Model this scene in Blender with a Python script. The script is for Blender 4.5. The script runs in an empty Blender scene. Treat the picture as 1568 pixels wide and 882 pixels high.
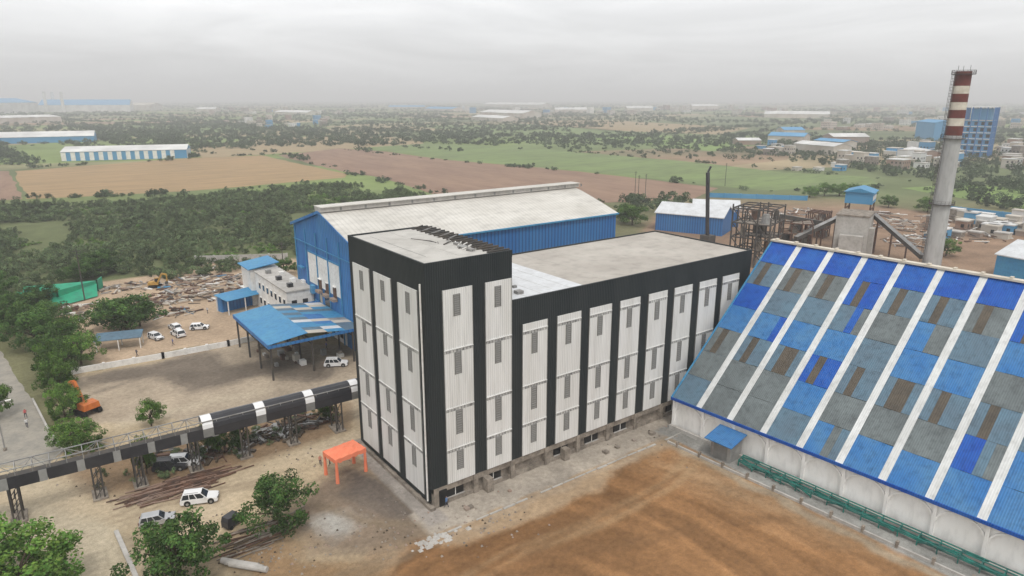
import bpy, bmesh, math, random
import numpy as np
from mathutils import Vector, Matrix
random.seed(7); rng=np.random.default_rng(11)
S=bpy.context.scene
S.view_settings.view_transform='Standard'
try: S.view_settings.look='None'
except Exception: pass
S.view_settings.exposure=0

# ---------------------------------------------------------------- survey of the site
H=52.0; F=1045.0; PIT=math.atan(291/1045); CP,SP=math.cos(PIT),math.sin(PIT)
AX,AY=0.804057,0.594553
CAM=(-38.245,-69.303)
def ray(u,v):
    x=(u-784)/F; y=(441-v)/F; d=CP+SP*y
    return (x*AX+d*AY, -x*AY+d*AX, -SP+CP*y)
def sv(u,v,z=0.0):
    """bearing sighting -> site coordinates on the level z"""
    d=ray(u,v); t=(z-H)/d[2]
    return (CAM[0]+d[0]*t, CAM[1]+d[1]*t)

# ---------------------------------------------------------------- materials
def M(name,col,col2=None,scale=0.5,rough=0.8,bump=0.0,stretch=(1,1,1),metal=0.0,spec=0.3,rib=None,ribdark=0.8,ribbump=0.3,detail=4,contrast=(0.35,0.65),objrand=0.0,attr=None,stain=0.0):
    m=bpy.data.materials.new(name); m.use_nodes=True; nt=m.node_tree; N=nt.nodes; L=nt.links
    b=N['Principled BSDF']; b.inputs['Roughness'].default_value=rough; b.inputs['Metallic'].default_value=metal
    b.inputs['Specular IOR Level'].default_value=spec
    tc=N.new('ShaderNodeTexCoord'); mp=N.new('ShaderNodeMapping'); mp.inputs['Scale'].default_value=stretch
    L.new(tc.outputs['Object'],mp.inputs['Vector'])
    nz=N.new('ShaderNodeTexNoise'); nz.inputs['Scale'].default_value=scale; nz.inputs['Detail'].default_value=detail; nz.inputs['Roughness'].default_value=0.6
    L.new(mp.outputs['Vector'],nz.inputs['Vector'])
    mr=N.new('ShaderNodeMapRange'); mr.inputs['From Min'].default_value=contrast[0]; mr.inputs['From Max'].default_value=contrast[1]
    L.new(nz.outputs['Fac'],mr.inputs['Value'])
    mx=N.new('ShaderNodeMix'); mx.data_type='RGBA'
    if col2 is None: col2=tuple(c*0.82 for c in col)
    mx.inputs['A'].default_value=(*col,1); mx.inputs['B'].default_value=(*col2,1)
    L.new(mr.outputs['Result'],mx.inputs['Factor'])
    out=mx.outputs['Result']; hsrc=None
    def mul(src):
        nonlocal out
        m2=N.new('ShaderNodeMix'); m2.data_type='RGBA'; m2.blend_type='MULTIPLY'; m2.inputs['Factor'].default_value=1
        L.new(out,m2.inputs['A']); L.new(src,m2.inputs['B']); out=m2.outputs['Result']
    if stain:
        n2=N.new('ShaderNodeTexNoise'); n2.inputs['Scale'].default_value=scale*5; n2.inputs['Detail'].default_value=6; L.new(mp.outputs['Vector'],n2.inputs['Vector'])
        r0=N.new('ShaderNodeMapRange'); r0.inputs['From Min'].default_value=.48; r0.inputs['From Max'].default_value=.72; r0.inputs['To Min'].default_value=1; r0.inputs['To Max'].default_value=1-stain
        L.new(n2.outputs['Fac'],r0.inputs['Value']); mul(r0.outputs['Result'])
    if rib:
        sx=N.new('ShaderNodeSeparateXYZ'); L.new(tc.outputs['Object'],sx.inputs[0])
        per,axes=rib
        if axes=='xy':
            ad=N.new('ShaderNodeMath'); ad.operation='ADD'; L.new(sx.outputs[0],ad.inputs[0]); L.new(sx.outputs[1],ad.inputs[1]); src=ad.outputs[0]
        else: src=sx.outputs['xyz'.index(axes)]
        mu=N.new('ShaderNodeMath'); mu.operation='MULTIPLY'; mu.inputs[1].default_value=2*math.pi/per; L.new(src,mu.inputs[0])
        si=N.new('ShaderNodeMath'); si.operation='SINE'; L.new(mu.outputs[0],si.inputs[0])
        r2=N.new('ShaderNodeMapRange'); r2.inputs['From Min'].default_value=0.2; r2.inputs['From Max'].default_value=1; r2.inputs['To Min'].default_value=1; r2.inputs['To Max'].default_value=ribdark
        L.new(si.outputs[0],r2.inputs['Value']); mul(r2.outputs['Result']); hsrc=si.outputs[0]
    if objrand:
        oi=N.new('ShaderNodeObjectInfo'); r3=N.new('ShaderNodeMapRange'); r3.inputs['To Min'].default_value=1-objrand; r3.inputs['To Max'].default_value=1+objrand
        L.new(oi.outputs['Random'],r3.inputs['Value']); mul(r3.outputs['Result'])
    if attr:
        at=N.new('ShaderNodeAttribute'); at.attribute_name=attr; mul(at.outputs['Color'])
    L.new(out,b.inputs['Base Color'])
    if bump or hsrc:
        bp=N.new('ShaderNodeBump'); bp.inputs['Strength'].default_value=max(bump,ribbump if hsrc else 0); bp.inputs['Distance'].default_value=0.05
        L.new(hsrc if hsrc else nz.outputs['Fac'],bp.inputs['Height']); L.new(bp.outputs['Normal'],b.inputs['Normal'])
    return m

MT={}
MT['clad_dark']=M('cladding_charcoal',(0.020,0.026,0.028),(0.034,0.040,0.041),0.25,0.6,stretch=(1,1,0.15),rib=(0.33,'xy'),ribdark=0.7,spec=.2)
MT['clad_white']=M('cladding_white',(0.80,0.80,0.785),(0.70,0.695,0.67),0.35,0.55,stretch=(1.5,1.5,0.12),rib=(0.33,'xy'),ribdark=0.84,stain=.12)
MT['vent']=M('vent_strip',(0.22,0.22,0.22),(0.6,0.6,0.58),1.2,0.7,rib=(0.5,'xy'),ribdark=0.5)
MT['louvre']=M('louvre_grey',(0.17,0.17,0.165),(0.24,0.24,0.23),0.8,0.6)
MT['louvre2']=M('louvre_blade_grey',(0.30,0.30,0.29),(0.24,0.24,0.23),0.8,0.6)
MT['black']=M('dark_opening',(0.012,0.012,0.013),(0.02,0.02,0.02),1,0.4)
MT['glass']=M('dark_glass',(0.02,0.025,0.03),(0.03,0.035,0.04),1,0.1,spec=0.6)
MT['conc']=M('rough_concrete',(0.34,0.295,0.245),(0.17,0.145,0.12),0.7,0.9,bump=0.4,stain=.3)
MT['concl']=M('light_concrete',(0.50,0.48,0.45),(0.38,0.36,0.33),0.3,0.9,bump=0.2,stain=.2)
MT['roofslab']=M('roof_membrane',(0.54,0.525,0.49),(0.40,0.385,0.355),0.12,0.85,detail=8,contrast=(0.3,0.7),stain=.18)
MT['roofslab2']=M('roof_membrane_warm',(0.47,0.44,0.395),(0.35,0.32,0.285),0.10,0.85,detail=8,contrast=(0.3,0.7),stain=.2)
MT['roofwhite']=M('roof_sheet_white',(0.64,0.66,0.68),(0.53,0.54,0.55),0.3,0.6,stain=.12)
MT['steel']=M('galvanised_steel',(0.36,0.36,0.35),(0.24,0.23,0.22),0.6,0.55,metal=0.3)
MT['rust']=M('rusty_steel',(0.16,0.085,0.055),(0.08,0.055,0.045),0.7,0.85)
MT['darksteel']=M('dark_steel',(0.05,0.05,0.05),(0.09,0.075,0.06),0.5,0.7)
MT['whitepaint']=M('white_paint',(0.82,0.81,0.785),(0.70,0.68,0.64),0.3,0.7,stain=.2)
MT['wallwhite']=M('limewashed_wall',(0.88,0.875,0.86),(0.78,0.77,0.74),0.25,0.8,stretch=(1,1,.4),stain=.15)
MT['blueclad']=M('blue_cladding',(0.030,0.145,0.40),(0.045,0.185,0.43),0.15,0.5,stretch=(1,1,0.2),rib=(1.0,'xy'),ribdark=0.5)
MT['bluegable']=M('blue_gable_sheet',(0.030,0.155,0.44),(0.055,0.22,0.48),0.2,0.5,stretch=(1,1,0.3),rib=(0.9,'xy'),ribdark=0.72,stain=.25)
MT['whroof']=M('warehouse_roof_sheet',(0.64,0.62,0.575),(0.50,0.48,0.435),0.12,0.6,stretch=(0.5,1,1),rib=(1.1,'x'),ribdark=0.88,detail=7,stain=.18)
MT['bluelight']=M('light_blue_sheet',(0.045,0.235,0.46),(0.07,0.28,0.47),0.3,0.5,rib=(0.5,'y'),ribdark=0.82,stain=.2)
MT['f0']=M('roof_royal_blue',(0.012,0.080,0.40),(0.022,0.120,0.44),0.25,0.5,rib=(0.28,'y'),ribdark=0.75,detail=6,stain=.25,spec=.2)
MT['f1']=M('roof_mid_blue',(0.040,0.175,0.44),(0.075,0.215,0.42),0.25,0.55,rib=(0.28,'y'),ribdark=0.78,detail=6,stain=.28,spec=.2)
MT['f2']=M('roof_faded_blue_grey',(0.12,0.205,0.275),(0.11,0.165,0.215),0.25,0.55,rib=(0.28,'y'),ribdark=0.82,detail=6,stain=.28,spec=.2)
MT['f3']=M('roof_faded_grey',(0.175,0.205,0.21),(0.125,0.145,0.15),0.3,0.6,rib=(0.28,'y'),ribdark=0.82,detail=6,stain=.28,spec=.2)
MT['f4']=M('roof_brown_translucent',(0.120,0.100,0.076),(0.085,0.075,0.062),0.4,0.5,rib=(0.28,'y'),ribdark=0.8,stain=.2,spec=.2)
MT['f5']=M('roof_white_strip',(0.72,0.74,0.74),(0.58,0.59,0.58),0.3,0.5,stretch=(0.3,1,1),rib=(0.28,'y'),ribdark=0.9,stain=.2)
MT['green']=M('green_net',(0.02,0.33,0.18),(0.03,0.24,0.15),0.6,0.7,bump=0.5)
MT['tealpipe']=M('teal_pipe',(0.02,0.20,0.16),(0.03,0.11,0.10),1.0,0.6)
MT['orange']=M('orange_fabric',(0.88,0.27,0.15),(0.82,0.22,0.12),0.8,0.8,bump=0.3)
MT['yellowp']=M('machine_yellow',(0.50,0.29,0.06),(0.35,0.20,0.05),1.2,0.6)
MT['orangep']=M('machine_orange',(0.6,0.18,0.04),(0.45,0.12,0.03),1.2,0.5)
MT['stackred']=M('stack_red_paint',(0.15,0.03,0.022),(0.10,0.026,0.02),0.5,0.7)
MT['stackwhite']=M('stack_cream_paint',(0.66,0.61,0.52),(0.5,0.45,0.37),0.5,0.7)
MT['stackgrey']=M('stack_grey_render',(0.47,0.47,0.46),(0.37,0.37,0.36),0.3,0.8,stretch=(1,1,.2),stain=.2)
MT['carwhite']=M('car_paint_white',(0.80,0.80,0.80),(0.76,0.76,0.76),1,0.25,spec=0.5)
MT['carsilver']=M('car_paint_silver',(0.50,0.51,0.52),(0.45,0.46,0.47),1,0.3,spec=0.5,metal=0.4)
MT['cardark']=M('car_paint_dark',(0.025,0.025,0.03),(0.035,0.035,0.04),1,0.35,spec=0.4)
MT['tyre']=M('tyre_rubber',(0.018,0.018,0.018),None,1,0.9)
MT['bark']=M('tree_bark',(0.10,0.075,0.05),(0.06,0.045,0.03),2,0.95,bump=0.5)
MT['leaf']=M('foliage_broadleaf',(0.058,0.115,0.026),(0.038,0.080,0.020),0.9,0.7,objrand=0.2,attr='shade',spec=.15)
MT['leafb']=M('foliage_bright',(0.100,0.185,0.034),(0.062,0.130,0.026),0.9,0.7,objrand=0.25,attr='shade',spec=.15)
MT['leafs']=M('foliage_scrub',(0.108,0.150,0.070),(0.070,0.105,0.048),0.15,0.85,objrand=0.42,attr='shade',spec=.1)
MT['leaff']=M('foliage_distant',(0.080,0.112,0.054),(0.062,0.090,0.046),0.02,0.9,objrand=0.35,spec=.1)
MT['farroof']=M('far_roof_white',(0.7,0.7,0.68),(0.5,0.5,0.49),0.05,0.7)
MT['farblue']=M('far_roof_blue',(0.06,0.25,0.46),(0.1,0.30,0.50),0.05,0.6)
MT['farwall']=M('far_wall_cream',(0.56,0.53,0.47),(0.40,0.35,0.29),0.05,0.8)
MT['farbrick']=M('far_wall_brick',(0.28,0.17,0.12),(0.32,0.27,0.23),0.05,0.9)

# ---------------------------------------------------------------- mesh builder
class MB:
    def __init__(s): s.v=[]; s.f=[]; s.m=[]; s.mats=[]
    def mi(s,k):
        if k not in s.mats: s.mats.append(k)
        return s.mats.index(k)
    def face(s,pts,k):
        i=len(s.v); s.v+= [tuple(p) for p in pts]; s.f.append(tuple(range(i,i+len(pts)))); s.m.append(s.mi(k))
    def hexa(s,p,k):
        i=len(s.v); s.v+=[tuple(q) for q in p]
        for f in ((0,3,2,1),(4,5,6,7),(0,1,5,4),(1,2,6,5),(2,3,7,6),(3,0,4,7)):
            s.f.append(tuple(i+a for a in f)); s.m.append(s.mi(k))
    def box(s,x0,y0,z0,x1,y1,z1,k):
        s.hexa([(x0,y0,z0),(x1,y0,z0),(x1,y1,z0),(x0,y1,z0),(x0,y0,z1),(x1,y0,z1),(x1,y1,z1),(x0,y1,z1)],k)
    def beam(s,a,b,w,k,h=None):
        a=Vector(a); b=Vector(b); d=(b-a)
        if d.length<1e-6: return
        d.normalize(); up=Vector((0,0,1)) if abs(d.z)<0.95 else Vector((1,0,0))
        r=d.cross(up).normalized(); u=r.cross(d).normalized(); h=h or w
        r=r*w/2; u=u*h/2
        s.hexa([a-r-u,a+r-u,b+r-u,b-r-u,a-r+u,a+r+u,b+r+u,b-r+u],k)
    def cyl(s,a,b,r0,r1,k,n=16,caps=True):
        a=Vector(a); b=Vector(b); d=(b-a).normalized(); up=Vector((0,0,1)) if abs(d.z)<0.95 else Vector((1,0,0))
        r=d.cross(up).normalized(); u=r.cross(d).normalized(); i=len(s.v)
        for c,rr in ((a,r0),(b,r1)):
            for j in range(n):
                t=2*math.pi*j/n; s.v.append(tuple(c+r*math.cos(t)*rr+u*math.sin(t)*rr))
        for j in range(n):
            s.f.append((i+j,i+(j+1)%n,i+n+(j+1)%n,i+n+j)); s.m.append(s.mi(k))
        if caps:
            s.f.append(tuple(i+j for j in range(n))[::-1]); s.m.append(s.mi(k))
            s.f.append(tuple(i+n+j for j in range(n))); s.m.append(s.mi(k))
    def obj(s,name,parent=None):
        me=bpy.data.meshes.new(name); me.from_pydata(s.v,[],s.f); 
        for k in s.mats: me.materials.append(MT[k])
        me.polygons.foreach_set('material_index',s.m)
        me.update(); o=bpy.data.objects.new(name,me); S.collection.objects.link(o)
        if parent: o.parent=parent
        return o
def empty(name,loc=(0,0,0),rz=0):
    e=bpy.data.objects.new(name,None); e.location=loc; e.rotation_euler=(0,0,rz); e.empty_display_size=0.5
    S.collection.objects.link(e); return e

# ---------------------------------------------------------------- noise
def vnoise(x,y,seed=0):
    xi=np.floor(x).astype(np.int64); yi=np.floor(y).astype(np.int64); xf=x-xi; yf=y-yi
    def h(a,b):
        n=(a*374761393+b*668265263+seed*974634777)&0xffffffff
        n=((n^(n>>13))*1274126177)&0xffffffff
        return ((n^(n>>16))&0xffff)/65535.0
    u=xf*xf*(3-2*xf); w=yf*yf*(3-2*yf)
    return (h(xi,yi)*(1-u)+h(xi+1,yi)*u)*(1-w)+(h(xi,yi+1)*(1-u)+h(xi+1,yi+1)*u)*w
def fbm(x,y,sc,o=4,seed=0):
    r=0;a=.5;t=0
    for i in range(o):
        r=r+a*vnoise(x/sc,y/sc,seed+i); t+=a; a*=.5; sc/=2.03
    return r/t
def inpoly(x,y,P):
    r=np.zeros(x.shape,bool); n=len(P); j=n-1
    for i in range(n):
        xi,yi=P[i]; xj,yj=P[j]
        if yi!=yj:
            c=((yi>y)!=(yj>y))&(x<(xj-xi)*(y-yi)/(yj-yi)+xi); r^=c
        j=i
    return r

# ---------------------------------------------------------------- ground sheet
def axis(lo,hi,st,g,far):
    c=list(np.arange(lo,hi,st)); s=st; a=c[-1]
    while a<far: s*=g; a+=s; c.append(a)
    s=st; a=c[0]; pre=[]
    while a>-far: s*=g; a-=s; pre.append(a)
    return np.array(pre[::-1]+c)
gx=axis(-85,90,0.5,1.035,16000); gy=axis(-75,100,0.5,1.035,16000)
nx,ny=len(gx),len(gy)
X,Y=np.meshgrid(gx,gy); X=X.ravel(); Y=Y.ravel()
base=np.zeros((len(X),3)); base[:]=(0.165,0.16,0.085)
n1=fbm(X,Y,25,5,3)[:,None]
base=base*(0.7+0.6*n1)
def pp(lst): return [sv(*q) for q in lst]
SOIL=(0.285,0.152,0.068)
polys=[ # sightings polygon, colour, softness (m)
 (pp([(-250,300),(250,300),(400,285),(600,275),(690,300),(760,330),(690,420),(450,425),(250,430),(130,445),(0,470),(-250,520)]),(0.125,0.145,0.066),1.5),
 (pp([(-250,480),(20,545),(120,570),(150,470),(20,455),(-250,450)]),(0.14,0.14,0.07),1.5),
 (pp([(20,455),(150,432),(250,420),(320,400),(460,395),(460,500),(400,515),(140,560),(120,520)]),(0.44,0.33,0.23),1.2),
 (pp([(100,575),(400,515),(560,520),(570,650),(662,775),(710,835),(600,1060),(-420,1060),(-420,720),(60,715),(120,660)]),(0.45,0.36,0.24),1.0),
 (pp([(600,790),(760,760),(1030,645),(1150,690),(1650,900),(1750,1100),(400,1100)]),(0.36,0.26,0.165),1.0),
 (pp([(112,580),(395,520),(560,530),(560,600),(330,650),(230,640),(170,652),(130,640)]),(0.385,0.315,0.235),0.8),
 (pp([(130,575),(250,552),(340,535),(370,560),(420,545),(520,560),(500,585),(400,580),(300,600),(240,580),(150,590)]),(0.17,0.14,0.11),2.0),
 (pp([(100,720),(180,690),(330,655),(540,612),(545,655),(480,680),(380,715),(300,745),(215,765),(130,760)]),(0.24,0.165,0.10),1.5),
 (pp([(480,745),(560,715),(600,730),(665,785),(680,830),(600,850),(470,850),(430,800)]),(0.235,0.18,0.13),2.0),
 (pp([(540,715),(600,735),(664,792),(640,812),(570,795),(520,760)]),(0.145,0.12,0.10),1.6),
 (pp([(475,800),(520,790),(545,810),(520,828),(480,822)]),(0.38,0.36,0.325),1.4),
 (pp([(330,900),(350,840),(410,800),(470,860),(640,870),(640,1060),(300,1060)]),(0.29,0.19,0.105),2.0),
 (pp([(180,812),(205,890),(230,1060),(420,1060),(380,860),(340,830),(240,820)]),(0.28,0.225,0.15),1.5),
 (pp([(-420,790),(0,775),(90,775),(180,812),(205,890),(230,1060),(-420,1060)]),(0.43,0.37,0.27),1.0),
 (pp([(640,825),(690,842),(760,812),(900,748),(1030,676),(1060,668),(1130,716),(1290,794),(1490,892),(1600,960),(1650,1060),(560,1060),(600,880)]),SOIL,0.9),
 (pp([(1000,705),(1030,690),(1100,705),(1280,795),(1400,850),(1300,840),(1150,770)]),(0.33,0.215,0.12),3.5),
 (pp([(985,345),(1060,300),(1260,300),(1420,325),(1600,340),(1750,420),(1450,450),(1180,450),(1000,420)]),(0.28,0.19,0.13),2.5),
]
wx=X+ (fbm(X,Y,7,4,21)-.5)*5; wy=Y+(fbm(X,Y,7,4,41)-.5)*5
near=(np.hypot(X,Y)<900)
idx=np.where(near)[0]
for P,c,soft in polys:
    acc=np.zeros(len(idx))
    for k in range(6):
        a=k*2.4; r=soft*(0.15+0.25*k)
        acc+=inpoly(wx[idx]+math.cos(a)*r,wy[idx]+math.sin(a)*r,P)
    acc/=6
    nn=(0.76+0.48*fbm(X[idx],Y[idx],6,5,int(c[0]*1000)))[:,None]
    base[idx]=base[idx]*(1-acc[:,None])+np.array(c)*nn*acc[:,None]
soil=inpoly(wx[idx],wy[idx],polys[14][0])
cx0,cy0=sv(880,960)
dxs=X[idx]-cx0+(fbm(X[idx],Y[idx],22,3,5)-.5)*14; dys=Y[idx]-cy0+(fbm(X[idx],Y[idx],22,3,8)-.5)*14
R_=np.hypot(dxs,dys); T_=np.arctan2(dys,dxs)
st=fbm(R_*3.2,T_*R_*0.10+40,4,4,12)
st2=fbm(dxs+200,dys+90,20,4,19)
f_=(1+(st-.5)*0.8*soil+ (st2-.5)*0.75*soil)[:,None]
base[idx]=base[idx]*f_
def rect(x0,y0,x1,y1,c,soft=0.3,jit=0.6):
    ax=X[idx]+(fbm(X[idx],Y[idx],3,3,77)-.5)*jit*2; ay=Y[idx]+(fbm(X[idx],Y[idx],3,3,78)-.5)*jit*2
    m=(np.clip((ax-x0)/soft,0,1)*np.clip((x1-ax)/soft,0,1)*np.clip((ay-y0)/soft,0,1)*np.clip((y1-ay)/soft,0,1))[:,None]
    nn=(0.72+0.56*fbm(X[idx],Y[idx],2.5,4,9))[:,None]
    base[idx]=base[idx]*(1-m)+np.array(c)*nn*m
rect(-4,-7.5,46,-5,(0.38,0.29,0.20),1.0,1.5)
rect(-3,-5.2,48,1,(0.38,0.335,0.28))
rect(-2.2,-3,1,24,(0.31,0.28,0.25))
rect(40.0,-120,50,-2,(0.29,0.285,0.265),jit=0.4)
rect(37.5,-120,40.2,-4,(0.35,0.275,0.19),1.0,1.2)
def track(pts,w,c,amt,off=(0,0)):
    P=np.array([sv(*q) for q in pts])+np.array(off); d=np.full(len(idx),1e9)
    for a,b in zip(P[:-1],P[1:]):
        ab=b-a; t=np.clip(((X[idx]-a[0])*ab[0]+(Y[idx]-a[1])*ab[1])/(ab@ab),0,1)
        d=np.minimum(d,np.hypot(X[idx]-a[0]-t*ab[0],Y[idx]-a[1]-t*ab[1]))
    d=d+(fbm(X[idx],Y[idx],5,3,31)-.5)*1.2
    m=(np.exp(-(d/w)**2)*amt)[:,None]
    base[idx]=base[idx]*(1-m)+np.array(c)*m
track([(480,690),(380,730),(330,775),(260,820),(180,900)],2.5,(0.53,0.43,0.30),0.7)
track([(20,700),(60,760),(90,820),(140,960)],4,(0.48,0.41,0.30),0.6)
track([(100,760),(200,790),(330,775)],2.5,(0.51,0.42,0.30),0.5)
track([(490,690),(560,660),(548,600)],1.6,(0.50,0.41,0.30),0.6)
track([(400,600),(300,620),(190,650)],2.0,(0.46,0.39,0.29),0.6)
dk=(0.19,0.105,0.05)
for pts_,c in [([(700,890),(780,842),(900,800),(1010,742),(1050,705)],(0.40,0.27,0.15)),([(740,900),(820,850),(950,830),(1090,800),(1180,790)],dk),([(760,860),(860,800),(960,760),(1020,720)],dk),
               ([(1180,790),(1240,830),(1330,860),(1400,900)],dk),([(700,860),(760,880),(860,870),(1000,900)],dk)]:
    for o_ in (0,1.9): track(pts_,0.5,c,0.5,(o_*.6,-o_*.8))
for pts_ in [[(640,815),(600,850),(520,880),(470,920)],[(620,800),(560,800),(470,770),(400,760)],[(150,800),(230,770),(400,735),(480,705)]]:
    for o_ in (0,1.9): track(pts_,0.45,(0.22,0.17,0.115),0.45,(o_*.6,-o_*.8))
track([(150,600),(230,575),(330,570)],0.8,(0.15,0.125,0.10),0.5)
me=bpy.data.meshes.new('ground')
Z=np.zeros_like(X)
me.vertices.add(nx*ny); me.vertices.foreach_set('co',np.stack([X,Y,Z],1).ravel())
ii=np.arange(nx*ny).reshape(ny,nx)
q=np.stack([ii[:-1,:-1],ii[:-1,1:],ii[1:,1:],ii[1:,:-1]],-1).reshape(-1,4)
me.loops.add(q.size); me.loops.foreach_set('vertex_index',q.ravel())
me.polygons.add(len(q)); me.polygons.foreach_set('loop_start',np.arange(0,q.size,4)); 
me.update(calc_edges=True)
ca=me.color_attributes.new('gcol','FLOAT_COLOR','POINT')
ca.data.foreach_set('color',np.concatenate([np.clip(base,0,1),np.ones((len(X),1))],1).ravel())
fa=me.attributes.new('far','FLOAT','POINT')
depth=(X-CAM[0])*AY+(Y-CAM[1])*AX
fa.data.foreach_set('value',np.clip((depth-330)/60,0,1))
g=bpy.data.objects.new('ground',me); S.collection.objects.link(g)
m=bpy.data.materials.new('ground_soil'); m.use_nodes=True; nt=m.node_tree; N=nt.nodes; L=nt.links; b=N['Principled BSDF']
b.inputs['Roughness'].default_value=0.95; b.inputs['Specular IOR Level'].default_value=0.1
at=N.new('ShaderNodeAttribute'); at.attribute_name='gcol'; af=N.new('ShaderNodeAttribute'); af.attribute_name='far'
geo=N.new('ShaderNodeNewGeometry')
def noise(sc,det=5,rg=0.65,src=None):
    n=N.new('ShaderNodeTexNoise'); n.inputs['Scale'].default_value=sc; n.inputs['Detail'].default_value=det; n.inputs['Roughness'].default_value=rg
    L.new(src or geo.outputs['Position'],n.inputs['Vector']); return n
def mixc(t,f,a,bb,bt='MIX'):
    x=N.new('ShaderNodeMix'); x.data_type='RGBA'; x.blend_type=bt
    for s,val in (('Factor',f),('A',a),('B',bb)):
        if isinstance(val,(int,float)): x.inputs[s].default_value=val
        elif isinstance(val,tuple): x.inputs[s].default_value=(*val,1)
        else: L.new(val,x.inputs[s])
    return x.outputs['Result']
def mrange(src,a,bb,c,d):
    r=N.new('ShaderNodeMapRange'); r.inputs['From Min'].default_value=a; r.inputs['From Max'].default_value=bb; r.inputs['To Min'].default_value=c; r.inputs['To Max'].default_value=d
    L.new(src,r.inputs['Value']); return r.outputs['Result']
nA=noise(1.3,6,0.7); nB=noise(0.12,5); nC=noise(7,3)
c1=mixc(0,1.0,at.outputs['Color'],mrange(nA.outputs['Fac'],0.3,0.7,0.74,1.2),'MULTIPLY')
c1=mixc(0,1.0,c1,mrange(nB.outputs['Fac'],0.3,0.7,0.82,1.15),'MULTIPLY')
c1=mixc(0,1.0,c1,mrange(nC.outputs['Fac'],0.3,0.7,0.82,1.14),'MULTIPLY')
mp=N.new('ShaderNodeMapping'); mp.inputs['Rotation'].default_value=(0,0,math.radians(35)); mp.inputs['Scale'].default_value=(1/420,1/170,1)
L.new(geo.outputs['Position'],mp.inputs['Vector'])
vo=N.new('ShaderNodeTexVoronoi'); vo.distance='CHEBYCHEV'; vo.voronoi_dimensions='2D'; vo.inputs['Scale'].default_value=1; vo.inputs['Randomness'].default_value=0.8
L.new(mp.outputs['Vector'],vo.inputs['Vector'])
sp=N.new('ShaderNodeSeparateColor'); L.new(vo.outputs['Color'],sp.inputs[0])
cr=N.new('ShaderNodeValToRGB'); cr.color_ramp.interpolation='CONSTANT'
e=cr.color_ramp.elements; e[0].position=0; e[0].color=(0.15,0.18,0.085,1); e[1].position=0.22; e[1].color=(0.19,0.245,0.088,1)
for p_,c_ in ((0.38,(0.135,0.16,0.08)),(0.50,(0.34,0.275,0.17)),(0.66,(0.17,0.215,0.09)),(0.78,(0.26,0.25,0.135)),(0.88,(0.29,0.205,0.135))):
    x=e.new(p_); x.color=(*c_,1)
L.new(sp.outputs[0],cr.inputs['Fac'])
nD=noise(0.01,6,0.7); nE=noise(0.004,4)
farc=mixc(0,1.0,cr.outputs['Color'],mrange(nD.outputs['Fac'],0.3,0.7,0.66,1.25),'MULTIPLY')
farc=mixc(0,mrange(nE.outputs['Fac'],0.5,0.65,0.0,0.6),farc,(0.115,0.14,0.075))
fin=mixc(0,af.outputs['Fac'],c1,farc)
L.new(fin,b.inputs['Base Color'])
bp=N.new('ShaderNodeBump'); bp.inputs['Strength'].default_value=0.6; bp.inputs['Distance'].default_value=0.2; L.new(nA.outputs['Fac'],bp.inputs['Height']); L.new(bp.outputs['Normal'],b.inputs['Normal'])
me.materials.append(m)

# ---------------------------------------------------------------- far fields (sheets just above the ground)
def sheet(name,pts,k,z):
    b_=MB(); P=[]
    n=len(pts)
    for i in range(n):
        a=Vector((*pts[i],0)); c=Vector((*pts[(i+1)%n],0)); st=12
        for j in range(st):
            p=a.lerp(c,j/st); w=(c-a).length*0.008
            P.append((p.x+random.uniform(-w,w),p.y+random.uniform(-w,w),z))
    b_.face(P,k); return b_.obj(name)
MT['fld_orange']=M('ploughed_field_tan',(0.37,0.245,0.125),(0.27,0.19,0.10),0.02,0.95,stretch=(1,6,1),detail=8,stain=.2)
MT['fld_tan']=M('stubble_field',(0.36,0.265,0.16),(0.27,0.22,0.12),0.015,0.95,stretch=(1,5,1),detail=8,stain=.25)
MT['fld_brown']=M('ploughed_field_brown',(0.215,0.135,0.095),(0.285,0.185,0.125),0.015,0.95,stretch=(5,1,1),detail=8,stain=.2)
MT['fld_green']=M('crop_field_green',(0.18,0.245,0.082),(0.135,0.175,0.068),0.012,0.9,stretch=(1,3,1),detail=8,stain=.25)
MT['fld_green2']=M('crop_field_lush',(0.20,0.30,0.075),(0.155,0.22,0.065),0.012,0.9,stretch=(3,1,1),detail=8,stain=.25)
MT['road']=M('asphalt_dusty',(0.25,0.235,0.205),(0.34,0.31,0.26),0.4,0.9,detail=7,bump=0.2,stain=.15)
orange_poly=pp([(24,262),(40,305),(110,302),(300,292),(528,272),(532,266),(400,238),(290,242)])
sheet('ploughed_field',orange_poly,'fld_orange',0.05)
sheet('stubble_field',pp([(285,226),(310,242),(430,235),(650,220),(640,212),(540,207),(400,212)]),'fld_tan',0.04)
brown_poly=pp([(425,238),(520,262),(585,272),(680,302),(900,312),(1062,304),(1100,288),(900,264),(700,247),(590,232),(520,227)])
sheet('ploughed_field',brown_poly,'fld_brown',0.06)
green_poly=pp([(560,226),(592,231),(700,246),(900,263),(1100,285),(1180,292),(1350,285),(1330,271),(1200,264),(1050,247),(800,226),(650,220)])
sheet('crop_field',green_poly,'fld_green',0.07)
sheet('crop_field',pp([(900,212),(1090,232),(1150,222),(1010,207)]),'fld_green2',0.05)
sheet('crop_field',pp([(1380,288),(1568,320),(1700,330),(1700,300),(1480,282)]),'fld_green2',0.05)
sheet('crop_field',pp([(620,192),(760,206),(900,210),(1000,204),(820,190)]),'fld_green',0.05)
sheet('ploughed_field',pp([(760,186),(930,200),(1100,206),(1150,196),(930,184)]),'fld_tan',0.05)
sheet('ploughed_field',pp([(-60,262),(15,262),(35,305),(-60,310)]),'fld_brown',0.05)
sheet('crop_field',pp([(180,194),(420,190),(520,196),(300,204)]),'fld_green',0.05)
sheet('road',pp([(-60,495),(0,536),(30,584),(72,650),(98,690),(70,714),(-200,714),(-40,690),(0,640),(-14,590),(-90,530)]),'road',0.03)

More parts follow.
